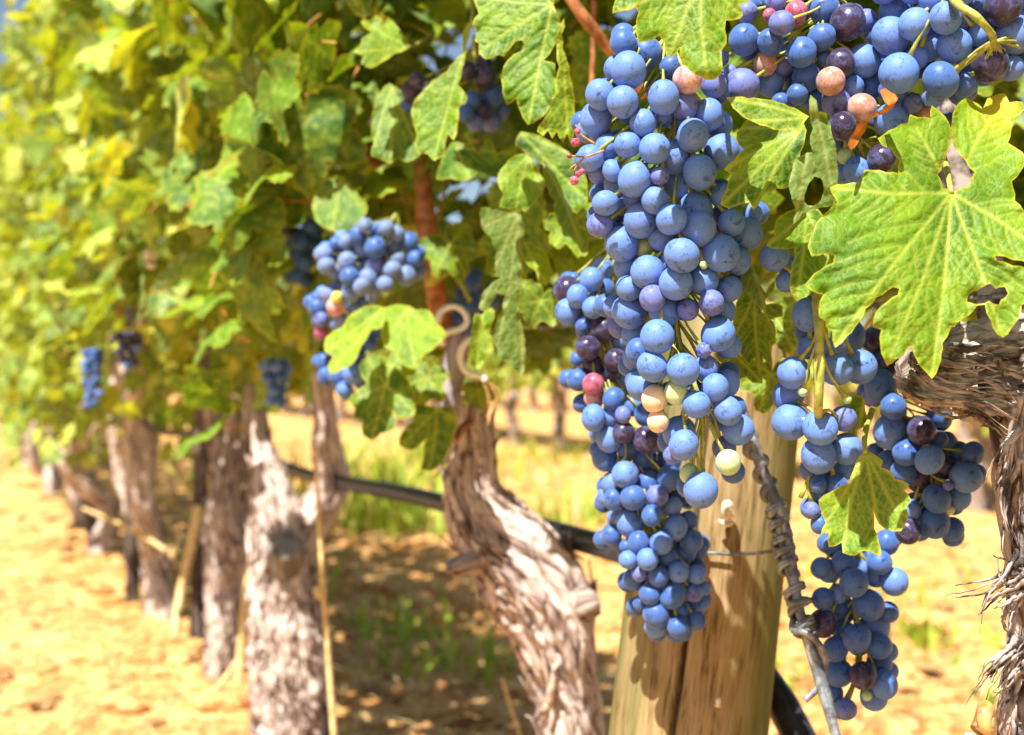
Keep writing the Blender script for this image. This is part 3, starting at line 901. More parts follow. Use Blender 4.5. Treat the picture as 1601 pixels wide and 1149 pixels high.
def round_leaf(label, px, py, rpx, d, turn, ax, ay, tint, mat=None):
    rg = np.random.default_rng(int(px * 13 + py))
    o = generic_outline(rg, 60)
    ca, sa = math.cos(turn), math.sin(turn)
    def tr(x, y):
        return (px + rpx * (x * ca - y * sa), py - rpx * (x * sa + y * ca))
    ol = [tr(x, y) for x, y in o]
    tips = [tr(math.sin(a) * l, -math.cos(a) * l) for a, l in ((0, 0.95), (0.95, 0.85), (-0.95, 0.85), (1.95, 0.7), (-1.95, 0.7))]
    hero_leaf(label, 'p', ol, (px, py), tips, d, ax, ay, tint, 3.5, amp=0.6, fold=0.15, wave=0.007)
round_leaf('small fresh leaf between the two bright yellow leaves and the blurred lobed leaf', 612, 572, 42, 1.05, 0.4, 0.1, 0.5, 0.6)
round_leaf('small dark leaf left of the grey vine stub, under the bright yellow leaf', 668, 590, 46, 1.07, -0.3, -0.2, 0.4, 0.25)
round_leaf('small leaf half hidden right of the grey vine stub below the curled wire', 748, 610, 34, 1.09, 0.2, 0.3, 0.3, 0.3)
round_leaf('mid green leaf directly above the curled white wire', 702, 385, 62, 1.1, 0.5, 0.1, 0.5, 0.35)
round_leaf('shaded leaf left of the rear bunch, above the gap with distant trunks', 845, 470, 52, 0.92, -0.4, 0.2, 0.3, 0.3)
round_leaf('green leaf left of the central bunch at half its height', 893, 350, 55, 0.86, 0.3, 0.2, 0.4, 0.4)
round_leaf('olive leaf low in the canopy touching the ragged hanging leaf', 800, 380, 60, 0.98, -0.6, 0.1, 0.3, 0.3)
round_leaf('shaded leaf behind the stalk of the frosted loose bunch', 1215, 500, 60, 0.70, 0.5, 0.1, 0.2, 0.35)
round_leaf('shaded leaf in front of the hidden top of the wooden post', 1205, 585, 62, 0.72, -0.3, 0.1, 0.2, 0.25)

# ------------------------------------------------------------------ grape bunches
UVV, UVF = ICO[3]
GMESH = {k: mesh_data('grape', UVV * np.array([1, 1, 1.03]), UVF, m) for k, m in GR.items()}
wr = UVV * (1 + 0.16 * fbm(UVV * 2.2 + 4, 3))[:, None]
GMESH['w'] = mesh_data('grape', wr, UVF, GR['b'])        # shrivelled
GMESH['v'] = mesh_data('grape', wr, UVF, GR['p'])
GMESH_S = {}

def grape(parent, p, r, kind, rng):
    me = GMESH[kind]
    o = link('grape', me, parent, [float(a) - b for a, b in zip(p, parent['_o'])])
    o.scale = (r * rng.uniform(0.94, 1.06), r * rng.uniform(0.94, 1.06), r * rng.uniform(0.95, 1.09))
    o.rotation_euler = (rng.normal(0, 0.35), rng.normal(0, 0.35), rng.uniform(0, 6.28))
    return o

def bunch(label, d0, sets, rachis, fill=12, thick=0.8, mix='bbbbbb', dmul=1.0, bare=False, rscale=1.08, stem_mat=None, fillkind='b', group='grape bunches on the nearest vines', tilt=0.0):
    rng = np.random.default_rng(sum(map(ord, label)))
    g = []
    for c, lst in sets:
        x0, y0, s = CR[c]
        for q in lst:
            k = q[3] if len(q) > 3 else mix[rng.integers(len(mix))]
            g.append((x0 + q[0] / s, y0 + q[1] / s, abs(q[2]) / s, q[2] < 0, k))
    px = np.array([q[0] for q in g]); py = np.array([q[1] for q in g]); rp = np.array([q[2] for q in g]) * rscale
    back = np.array([q[3] for q in g]); kinds = [q[4] for q in g]
    n = len(g)
    dep = np.zeros(n)
    for i in range(n):
        near = np.abs(py - py[i]) < 70
        lo, hi = (px - rp)[near].min(), (px + rp)[near].max()
        cx, hw = (lo + hi) / 2, max((hi - lo) / 2, rp[i] * 1.2)
        t = np.clip((px[i] - cx) / hw, -0.96, 0.96)
        dep[i] = d0 + tilt * (py[i] - py.mean()) / F - min(hw, 120) * d0 / F * thick * math.sqrt(1 - t * t) + 0.02
    dep[back] += rp[back] * 1.0 / F * d0
    for it in range(120):
        r = rp / F * dep
        X = (px - 800.5) / F * dep; Z = -(py - 574.5) / F * dep
        moved = 0
        for i in range(n):
            dx = X - X[i]; dz = Z - Z[i]
            need = (0.94 * (r + r[i])) ** 2 - dx * dx - dz * dz
            dy = dep - dep[i]
            hit = (need > 0) & (dy * dy < need)
            hit[i] = False
            for j in np.nonzero(hit)[0]:
                sep = math.sqrt(need[j]) - abs(dy[j])
                front_i = (dy[j] > 0) if back[i] == back[j] else (not back[i])
                if (front_i and dy[j] < 0) or (not front_i and dy[j] > 0):
                    sep = math.sqrt(need[j]) + abs(dy[j])
                a = 0.3 * sep
                if front_i:
                    dep[i] -= a * 0.3; dep[j] += a * 0.7
                else:
                    dep[i] += a * 0.7; dep[j] -= a * 0.3
                moved += 1
        if not moved:
            break
    pos = np.stack([(px - 800.5) / F * dep, dep, H - (py - 574.5) / F * dep], 1)
    rad = rp / F * dep
    rpath = np.array([P(x, y, q) for (x, y), q in zip(cpx(rachis[0], [q[:2] for q in rachis[1]]), [q[2] for q in rachis[1]])])
    base = rpath[0]
    e = thing('grape_bunch', base, label, 'grape bunch', group)
    allp = [tuple(p) for p in pos]; allr = list(rad)
    tries = 0
    added = 0
    rm = float(np.median(rad))
    while added < fill and tries < 6000:
        tries += 1
        i = rng.integers(n)
        p = pos[i] + np.array([rng.normal(0, 0.8), rng.uniform(0.9, 2.8), rng.normal(0, 0.8)]) * rm
        qx, qy, _ = proj(p)
        if not ((np.hypot(px - qx, py - qy) < rp * 0.9).any()):
            continue
        D = np.linalg.norm(np.array(allp) - p, axis=1)
        if (D < 0.92 * (np.array(allr) + rm * 0.9)).any():
            continue
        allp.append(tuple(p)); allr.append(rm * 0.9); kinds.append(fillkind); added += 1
    for p, r, k in list(zip(allp, allr, kinds))[:100]:
        grape(e, p, r, k, rng)
    if len(allp) > 100:      # the few that are hidden deepest inside
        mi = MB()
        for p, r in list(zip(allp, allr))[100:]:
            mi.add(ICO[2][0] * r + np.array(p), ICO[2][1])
        oi = mi.build('inner_grapes', GR['n'], e)  # darker blue paints the shade seen in gaps between the front grapes
        oi['kind'] = 'stuff'
    # stalk: rachis and a pedicel to each grape
    mb = MB()
    rc = resample(rpath, 40)
    if not bare:             # the rachis runs inside the bunch
        for i in range(40):
            ux, uy, q = proj(rc[i])
            near = np.abs(py - uy) < 45
            if near.any():
                nd = dep[near].mean() + 0.004
                rc[i] = P(ux, uy, nd)
        rc[2:-2] = (rc[:-4] + rc[1:-3] + rc[2:-2] + rc[3:-1] + rc[4:]) / 5
    V, T, _ = tube(rc, np.linspace(0.0022, 0.0011, 40) * dmul, 8, disp=lambda th, l, r: 0.35 * vnoise(np.stack([np.cos(th), np.sin(th), l * 130], 1)) + 0.1 * vnoise(np.stack([np.cos(th) * 3, np.sin(th) * 3, l * 600], 1)))
    mb.add(V, T)
    for p, r in zip(allp, allr):
        p = np.array(p)
        dv = np.linalg.norm(rc - (p + [0, 0, 0.012]), axis=1)
        k = int(dv.argmin())
        q = rc[max(0, k - 3)]
        top = p + (q - p) / (np.linalg.norm(q - p) + 1e-9) * r * 0.85
        if np.linalg.norm(q - top) > 0.06:
            continue
        md = (q + top) / 2 + rng.normal(0, 0.0015, 3)
        V, T, _ = tube(resample([q, md, top], 6), np.array([0.0010, 0.0007, 0.0006, 0.0006, 0.0008, 0.0012]) * dmul, 5)
        mb.add(V, T)
    mb.build('stalk', stem_mat or STEM, e)
    return e

bunch('long central bunch of powdery blue grapes with pale green and peach ones at its tip', 0.585, [
    ('c5', [(330, 195, 58, 'n'), (430, 240, -68, 'n'), (300, 310, -52), (352, 315, 77, 'b'), (545, 300, -50, 'n'), (617, 357, 60, 'k'), (735, 380, -55, 'p'), (225, 425, 60), (326, 458, 70, 'b'), (206, 532, 69, 'b'), (165, 590, -50), (225, 600, -45),
            (417, 552, 59), (510, 438, 68), (599, 475, 59, 'p'), (500, 525, -50), (713, 515, 66, 'b'), (755, 560, -60, 'b'), (590, 550, -50), (640, 608, 70, 'b'), (770, 680, 72, 'b'), (260, 660, -58), (348, 650, 56, 'b'), (180, 710, 58, 'b'), (280, 765, -45),
            (210, 785, -35, 'p'), (470, 668, 65, 'b'), (553, 705, 70, 'b'), (672, 773, 72, 'b'), (380, 805, 72, 'b'), (305, 830, -60), (492, 790, 40, 'p'), (582, 828, -67, 'b'), (248, 912, 54, 'b'), (470, 900, 58, 'b'), (325, 925, -40), (385, 890, -55),
            (222, 1010, 53, 'p'), (405, 990, 70, 'b'), (545, 985, 67, 'b'), (655, 943, -70, 'b'), (668, 1027, 70, 'b'), (775, 880, -50, 'b'), (815, 1000, 55, 'b'), (880, 1050, -70, 'b'), (910, 960, -40), (322, 1095, 70, 'b'), (420, 1110, -42, 'g'), (500, 1070, -55)]),
    ('c8', [(345, 110, -55), (438, 130, 70, 'b'), (592, 55, 73, 'b'), (548, 85, -60, 'b'), (768, 45, 78, 'b'), (710, 105, -65, 'b'), (840, 80, -60, 'b'), (565, 180, 70, 'b'), (690, 170, -60), (355, 200, 55), (460, 248, 55, 'p'), (288, 285, -48, 'b'), (355, 310, 69, 'b'),
            (515, 310, -65, 'b'), (805, 205, -55, 'b'), (725, 268, 55, 'p'), (620, 300, -45, 'p'), (775, 305, -55, 'b'), (310, 380, -45, 'p'), (385, 410, -60, 'b'), (482, 420, 70, 'b'), (755, 410, 72, 'b'), (800, 460, -55, 'b'), (385, 515, -55, 'b'), (460, 555, 63, 'b'),
            (597, 568, 70, 'b'), (700, 560, -50, 'b'), (690, 482, 30, 'v'), (415, 640, -65, 'b'), (470, 698, 56, 'c'), (565, 672, 47, 'g'), (740, 650, 56, 'b'), (795, 630, -55, 'b'), (657, 725, 58, 'b'), (797, 752, 60, 'b'), (845, 838, 66, 'b'), (485, 800, -48, 'c'),
            (580, 850, -66, 'b'), (600, 907, 64, 'b'), (550, 945, -40, 'p'), (782, 920, -48, 'p'), (800, 985, 51, 'g'), (625, 1035, -40, 'g'), (677, 1110, 72, 'b'), (690, 98, 18, 'g')])],
      ('c5', [(500, 60, 0.60), (560, 420, 0.60), (600, 800, 0.60), (560, 1200, 0.60), (580, 1560, 0.59), (670, 1760, 0.578), (690, 2080, 0.572), (665, 2160, 0.572)]), fill=60, mix='bbbbbbb', fillkind='n')
bunch('long shaded bunch behind the central one, tapering down in front of the wooden post', 0.715, [
    ('c8', [(75, 210, 60, 'd'), (105, 160, -30), (125, 240, 50), (185, 165, 50), (240, 210, 50), (80, 310, 55), (195, 290, 50), (235, 120, 50), (235, 310, -45), (150, 370, -35), (190, 360, -40), (240, 385, 60, 'd'), (170, 470, 55, 'd'), (295, 525, 48, 'd'), (305, 440, -45),
            (120, 520, -30), (190, 550, -50, 'd'), (275, 585, -40, 'd'), (125, 615, 50), (195, 635, 47, 'r'), (195, 700, -40, 'k'), (285, 700, 50), (145, 720, -42), (335, 620, -50), (195, 785, 55), (375, 725, -50), (275, 780, -40), (328, 772, 36, 'p'), (430, 770, -50),
            (265, 880, 55), (330, 850, 48, 'd'), (432, 885, 62, 'd'), (215, 850, -40), (245, 965, 55), (345, 920, -45), (417, 970, -48), (535, 970, -55), (435, 1050, -60), (535, 1060, -50)]),
    ('d1', [(330, 5, 55), (275, 45, -50), (428, 40, -55), (525, 20, 55), (245, 100, -40), (280, 115, -45), (365, 107, 55), (470, 100, 46, 'p'), (580, 80, -50), (535, 145, -45), (352, 217, 60), (290, 190, -40), (447, 185, 46), (270, 270, 47), (550, 238, 54), (610, 205, -40),
            (622, 297, 47), (390, 305, 48), (488, 303, 49), (335, 320, -30), (343, 380, 40), (428, 378, 47), (515, 365, -45), (590, 345, -50), (650, 340, -35), (392, 440, -35, 'p'), (370, 465, -48), (475, 452, 46), (563, 433, 44), (642, 445, 40), (437, 532, 45),
            (538, 532, 58), (630, 525, 40, 'p'), (675, 505, -30), (465, 620, 55), (400, 570, -35), (565, 600, -45), (615, 590, -35), (465, 670, -50), (563, 678, 48, 'n'), (645, 648, 42, 'n'), (665, 575, -30)])],
      ('c8', [(300, -20, 0.73), (220, 300, 0.725), (240, 600, 0.72), (320, 900, 0.715), (430, 1250, 0.71), (540, 1500, 0.71), (560, 1680, 0.71)]), fill=60, mix='bbbnnn', thick=0.7, fillkind='n', rscale=1.04)
bunch('mottled bunch at top right with purple and pinkish grapes above the orange leaf', 0.60, [
    ('c6', [(138, 198, 75, 'n'), (270, 210, 60, 'n'), (325, 115, 58, 'p'), (395, 65, -55, 'r'), (265, 75, -32, 'r'), (150, 60, -50, 'p'), (535, 45, -75, 'n'), (525, 185, 63, 'n'), (425, 260, 72, 'n'), (345, 270, -50), (655, 110, 80, 'd'), (745, 105, -55, 'p'), (245, 315, 56, 't'), (340, 325, -45, 'p'),
            (230, 355, -60, 'p'), (270, 415, -62, 'b'), (125, 430, 80, 'p'), (70, 360, -35, 'p'), (450, 385, -65, 'n'), (405, 470, -50, 'n'), (620, 315, 68, 'd'), (735, 305, 80, 'b'), (545, 300, -40), (570, 405, 65, 't'), (680, 430, -50), (775, 430, -60, 'n'), (495, 505, -55, 'n'),
            (597, 508, 66, 'p'), (725, 540, 68, 't'), (350, 500, -50, 'n'), (320, 510, -45, 'n'), (295, 10, -50, 'p'), (975, 515, 45, 'v'), (630, 628, 65, 'd'), (870, 600, 75, 'b'), (1040, 570, -50, 't'), (1160, 610, -30), (825, 790, 66, 'd'), (700, 850, 65, 'b'), (630, 875, -45, 'b'), (645, 780, -38, 'g'), (900, 700, -60, 'n'), (20, 290, -40, 'p'), (20, 400, -40, 'p')])],
      ('c6', [(560, -60, 0.63), (520, 150, 0.62), (560, 420, 0.61), (680, 650, 0.60), (740, 780, 0.60)]), fill=30, fillkind='n', thick=0.6, mix='nnbn')
bunch('large bunch of big blue grapes with bare yellow green stalk in the top right corner', 0.575, [
    ('c6', [(870, 180, 88, 'b'), (895, 50, -75, 'b'), (990, 120, 75, 'b'), (1060, 230, -72, 'b'), (1090, -10, 75, 'b'), (1143, 90, 75, 'b'), (1187, 227, 82, 'b'), (910, 365, 92, 'b'), (1000, 290, -50, 'b'), (1120, 400, 80, 'n'), (1085, 480, 48, 'w'),
            (1365, 320, 82, 'd'), (1290, 310, -80, 'b'), (1470, 340, -60, 'b'), (1300, 180, -50, 'b'), (1430, 30, 85, 'd'), (1485, 180, 85, 'b'), (1330, 0, -60, 'b'), (1540, 100, -50, 'b'), (980, -60, 70), (840, -60, 75, 'b'), (1230, -60, 70), (1560, -30, 70), (1600, 260, 75), (1240, 420, -60, 'n')])],
      ('c6', [(1130, -140, 0.59), (1190, 0, 0.56), (1290, 80, 0.55), (1370, 170, 0.555), (1385, 240, 0.565)]), fill=30, thick=0.5, fillkind='n', dmul=1.25, bare=True)
bunch('small loose bunch of frosted blue grapes round a bare green stalk under the largest leaf', 0.58, [
    ('c7', [(290, 195, 70, 'b'), (365, 245, -55, 'b'), (350, 320, -50, 'b'), (460, 485, 80, 'b'), (600, 757, 77, 'b'), (715, 745, -80, 'b'), (385, 775, 78, 'b'), (360, 885, 75, 'b'), (460, 650, -50, 'b'), (550, 650, -45, 'b'), (370, 1020, 84, 'b'), (518, 1050, 78, 'b'), (635, 1003, 58, 'p'), (650, 905, 25, 'g'), (430, 868, 24, 'g'), (490, 410, -45, 'p'), (450, 570, -55, 'n')]),
    ('d2', [(180, 163, 57, 'b'), (278, 140, 52, 'b'), (155, 210, -40, 'n'), (225, 240, -42, 'b'), (275, 210, -35, 'b'), (180, 265, -30, 'n'), (245, 265, -35, 'n'), (155, 355, -30, 'p'), (195, 300, -35, 'n'), (185, 405, -30, 'n')])],
      ('c7', [(500, 380, 0.585), (512, 560, 0.575), (513, 800, 0.57), (508, 960, 0.575), (505, 1060, 0.60), (480, 1250, 0.60), (420, 1400, 0.6)]), fill=3, thick=0.5, dmul=1.25, bare=True)
bunch('shaded bunch below the shaggy vine at right, right of the single hanging leaf', 0.665, [
    ('c7', [(655, 600, 80, 'n'), (800, 620, -70, 'd'), (840, 740, 70, 'd'), (820, 840, 75, 'n'), (780, 895, -50, 'p'), (885, 942, 60, 'n'), (1110, 1000, -60, 'n'), (1110, 1110, -45), (1150, 1110, -40)]),
    ('d2', [(445, 8, -40, 'n'), (433, 80, 53, 'b'), (545, 75, 48), (490, 152, 45), (572, 178, 48, 'b'), (600, 110, -35), (635, 125, -35), (675, 150, -35, 'n'), (725, 155, 38, 'n'), (610, 20, -40), (700, 240, 50), (735, 230, -35), (540, 240, -52, 'd'), (625, 205, -38), (597, 315, 48, 'n'), (670, 312, -42),
            (637, 268, 18, 'p'), (590, 402, 47, 'n'), (652, 422, -40), (495, 430, 42, 'd'), (505, 355, -35), (640, 355, 17, 'g'), (430, 190, -45, 'n'), (480, 220, -40, 'n'), (380, 150, -30, 'n'), (530, 370, -35)])],
      ('d2', [(420, -120, 0.68), (470, 0, 0.675), (540, 150, 0.67), (600, 300, 0.665), (610, 400, 0.665)]), fill=16, mix='nnbd', fillkind='n', thick=0.55)
bunch('lowest dangling dark blue bunch at lower right beside the twisted wire', 0.68, [
    ('d2', [(420, 470, -40), (440, 450, -35), (235, 490, 35), (190, 560, 35), (215, 570, -38), (268, 540, 40), (395, 540, 40), (380, 580, -42), (448, 608, 46, 'b'), (305, 612, 47, 'n'), (195, 668, 38), (250, 650, -30), (357, 690, 53, 'n'), (425, 715, -35), (195, 755, 45, 'd'), (258, 705, -48), (378, 765, -50), (270, 785, -38),
            (315, 808, 46), (393, 835, 44), (240, 845, 42, 'n'), (430, 855, -30), (250, 930, 46, 'n'), (337, 940, 47, 'd'), (395, 895, -42), (410, 970, 47), (375, 1015, -45), (430, 925, -30), (225, 1000, -38), (275, 1058, 36, 'p'), (350, 1010, 18, 'g'), (325, 560, -30)])],
      ('d2', [(300, 420, 0.69), (320, 560, 0.685), (310, 700, 0.68), (320, 880, 0.68), (290, 1020, 0.68)]), fill=10, mix='nnbn', fillkind='n', thick=0.6)
bunch('softly blurred rounded bunch in the middle distance left of the red cane', 1.06, [
    ('d3', [(225, 200, 36), (275, 160, -27), (280, 195, -30), (315, 150, 30), (320, 230, 37), (365, 125, 35), (350, 200, -30), (385, 180, -30), (435, 175, 42), (445, 115, -35), (395, 85, 30), (480, 95, 30), (520, 120, 32), (515, 175, -28), (575, 150, 35), (600, 220, 32), (525, 220, 30, 'm'), (505, 265, 35), (560, 290, 38),
            (605, 280, -30), (560, 240, -30), (330, 293, 38), (235, 250, 32, 'm'), (270, 270, -28), (405, 300, 35), (380, 335, 34), (475, 325, 32), (430, 345, 32), (335, 360, 36), (280, 340, -30), (245, 365, 32), (440, 245, -35, 'p'), (400, 250, -35, 'n'), (385, 385, -30, 'n'), (275, 415, 35, 'k'), (295, 470, 28), (278, 378, 22, 'y'), (340, 400, -30), (350, 250, -40), (420, 380, -25), (470, 290, -35)])],
      ('d3', [(520, 40, 1.1), (440, 150, 1.08), (350, 300, 1.07), (290, 440, 1.06)]), fill=20, mix='mmmn', group='blurred bunches further along the row')
bunch('dark small bunch hanging under the blurred middle bunch at left', 1.10, [
    ('d3', [(345, 690, 40, 'b'), (360, 640, 30, 'n'), (310, 755, 32, 'b'), (415, 570, 25, 'n'), (445, 520, 25, 'n'), (235, 700, -35, 'n'), (200, 420, 35, 'n'), (215, 470, 30, 'p'), (230, 640, -35, 'n'), (280, 700, -35, 'n'), (215, 520, 28, 'r'), (175, 400, -30, 'n')])],
      ('d3', [(250, 400, 1.13), (240, 500, 1.13), (290, 650, 1.12), (300, 740, 1.11)]), fill=14, fillkind='n', group='blurred bunches further along the row')
bunch('dark bunch in shade just left of the blurred middle bunch', 1.25, [
    ('d3', [(130, 150, 34, 'n'), (170, 90, 30, 'n'), (120, 200, 32, 'n'), (150, 240, 30, 'n'), (120, 290, 32, 'n'), (190, 110, 30, 'n'), (105, 120, 28, 'd'), (150, 310, 26, 'n'), (140, 130, -30, 'n'), (175, 170, -30, 'n')])],
      ('d3', [(160, 50, 1.28), (140, 180, 1.27), (130, 300, 1.26)]), fill=10, fillkind='n', group='blurred bunches further along the row')
bunch('small glossy dark red bunch behind the drooping olive leaf near the top', 0.98, [
    ('b', [(700, 410, 46, 'd'), (725, 360, 34, 'd'), (690, 480, 38, 'n'), (740, 400, -36, 'n'), (950, 318, 38, 'd'), (1030, 345, 48, 'd'), (1025, 285, 36, 'd'), (970, 450, 36, 'n'), (1005, 498, 50, 'd'), (1065, 430, 45, 'n'), (940, 510, 38, 'n'), (985, 555, 36, 'p'), (1055, 545, 44, 'p'), (1100, 505, 38, 'p'), (990, 300, -34, 'd'), (1080, 480, -40, 'n'), (910, 470, -36, 'n')])],
      ('b', [(980, 160, 1.0), (985, 320, 1.0), (1000, 450, 0.99), (1020, 540, 0.99)]), fill=8, fillkind='n', group='blurred bunches further along the row')
bunch('dark bunch in deep shade behind the curled white wire', 1.2, [
    ('d3', [(830, 320, 34, 'n'), (800, 370, 34, 'n'), (850, 370, 32, 'n'), (890, 400, 32, 'n'), (830, 420, 34, 'n'), (800, 460, 32, 'n'), (850, 470, 32, 'n'), (770, 480, 36, 'n'), (910, 350, 28, 'n'), (820, 510, 28, 'n'), (760, 420, 28, 'n')])],
      ('d3', [(740, 250, 1.22), (790, 330, 1.22), (830, 450, 1.22)]), fill=12, fillkind='n', group='blurred bunches further along the row', dmul=1.6)

def far_bunch(label, px, py, d, wpx, hpx, n, kind='n'):
    rng = np.random.default_rng(int(px * 3 + py))
    e = thing('grape_bunch', P(px, py - hpx, d + 0.03), label, 'grape bunch', 'blurred bunches further along the row')
    pts = []
    tr = 0
    while len(pts) < n and tr < 3000:
        tr += 1
        v = rng.uniform(-1, 1); wv = wpx * (1 - 0.55 * (v * 0.5 + 0.5))
        a = rng.uniform(0, 6.28); rr = math.sqrt(rng.random())
        p = P(px + wv * rr * math.cos(a), py + v * hpx, d + wv / F * d * rr * math.sin(a) * 0.8)
        if pts and (np.linalg.norm(np.array(pts) - p, axis=1) < 0.0125).any():
            continue
        pts.append(p)
    for p in pts:
        grape(e, p, 0.0072, kind if rng.random() < 0.75 else 'b', rng)
    V, T, _ = tube(resample([P(px, py - hpx * 1.3, d + 0.03), P(px, py, d + 0.01), P(px, py + hpx, d)], 12), np.linspace(0.002, 0.001, 12), 6)
    obj('stalk', V, T, STEM, e)
far_bunch('narrow blue bunch far left, hanging low in the row', 145, 592, 2.25, 16, 42, 45)
far_bunch('short dark bunch far left under a reddish cane', 202, 548, 2.1, 24, 26, 40, 'd')
far_bunch('little blue bunch above the thick forked trunk', 432, 598, 1.6, 22, 30, 26)
far_bunch('short blue bunch in shade behind the gap left of the central bunch', 868, 520, 1.6, 20, 26, 24)

# dried red stalk end on the left flank of the central bunch
def dried_stalk():
    e = thing('dried_stalk', P(905, 225, 0.56), 'dried red grape stalk sticking out left of the central bunch', 'stalk')
    mb = MB()
    for pts, r in (([(945, 235), (915, 245), (890, 243)], 2.0), ([(915, 245), (900, 262), (897, 280)], 2.0), ([(930, 225), (908, 210), (900, 195)], 2.2), ([(905, 255), (893, 262), (890, 268)], 1.6)):
        V, T, _ = tube(resample([P(x, y, 0.56) for x, y in pts], 10), np.linspace(r, r * 0.6, 10) / F * 0.56, 7)
        mb.add(V, T)
    mb.build('twig', STEM_BR, e)
    for k, (x, y, r) in enumerate([(898, 282, 7), (904, 272, 5), (900, 222, 7), (903, 205, 5), (890, 244, 4), (910, 268, 4.5)]):
        v = UVV * (1 + 0.2 * fbm(UVV * 2 + k, 2))[:, None] * (r / F * 0.56)
        o = obj('dried_bud', v + P(x, y, 0.555), UVF, GR['r'], e)
dried_stalk()

# ------------------------------------------------------------------ generic leaves for the canopies
def generic_leaf(seed, hi):
    rng = np.random.default_rng(seed)
    ol = generic_outline(rng, 96 if hi == 2 else (54 if hi == 1 else 26), hi > 0)
    tips = [(math.sin(a) * l, -math.cos(a) * l) for a, l in ((0, 0.97), (0.95, 0.86), (-0.95, 0.86), (1.95, 0.7), (-1.95, 0.7))]
    v, t, dp, ds, de = leaf_2d(ol, (0, 0), tips, (0.3, 0.16, 0.075)[hi], (), rng, hi == 2)
    x, y = v[:, 0], v[:, 1]
    z = -0.28 * rng.uniform(0.2, 1.4) * np.abs(x) ** 1.3 * (1 if rng.random() < 0.75 else -1)      # folded along the midrib
    z = z - rng.uniform(0.0, 0.5) * y * y * np.sign(-y + 1e-9) * 0.6                                # tip droops
    p3 = np.stack([x, y, np.zeros_like(x)], 1)
    z = z + 0.14 * fbm(p3 * 1.7 + seed * 3.3, 2)
    if hi:
        z = z + 0.035 * (1 - np.exp(-(np.minimum(dp, ds) / 0.07) ** 2))
    V = np.stack([x, y, z], 1)
    wv = (0.0, 0.03, 0.014)[hi] or 0.05
    vein = np.maximum(np.exp(-(dp / wv) ** 2), 0.7 * np.exp(-(ds / 0.008) ** 2))
    edge = np.exp(-(de / 0.02) ** 2) * (0.6 if hi == 2 else 0.3)
    return V, t, vein, edge
TPL = {h: [generic_leaf(100 * h + k, h) for k in range((8, 8, 10)[h])] for h in (0, 1, 2)}

HERO_BOX = [  # (x0, y0, x1, y1, depth): nothing of the canopy nearer than depth there
    (880, 20, 1260, 1149, 0.78), (1120, -200, 1900, 1149, 0.80), (470, 330, 690, 700, 1.22), (600, 30, 830, 220, 1.12), (540, 585, 1700, 1149, 3.5), (680, 470, 830, 720, 1.30),
    (430, -100, 900, 600, 0.92), (-100, -100, 430, 700, 1.05), (128, 550, 165, 635, 2.4), (182, 524, 226, 575, 2.25), (410, 570, 455, 630, 1.65), (222, 393, 240, 411, 1.8)]
TGT = np.array([P(950, 160, 0.55), P(1000, 250, 0.55), P(1080, 330, 0.55), P(990, 400, 0.55), P(1060, 480, 0.55), P(1030, 600, 0.55), P(1100, 700, 0.55), P(1020, 900, 0.7), P(940, 620, 0.7), P(960, 740, 0.7),
                P(1400, 400, 0.54), P(1500, 450, 0.54), P(1300, 380, 0.54), P(1500, 220, 0.54), P(1450, 60, 0.55), P(1560, 60, 0.55), P(1380, 60, 0.56), P(1280, 650, 0.56), P(1330, 780, 0.57), P(1240, 600, 0.57),
                P(820, 80, 0.74), P(830, 180, 0.74), P(880, 190, 0.70), P(820, 280, 0.8), P(570, 400, 1.03), P(620, 400, 1.03), P(640, 520, 1.0), P(560, 540, 1.0), P(740, 700, 1.13), P(1080, 1080, 0.77), P(1120, 900, 0.77), P(1070, 50, 0.53), P(860, 990, 1.1), P(760, 780, 1.1)])

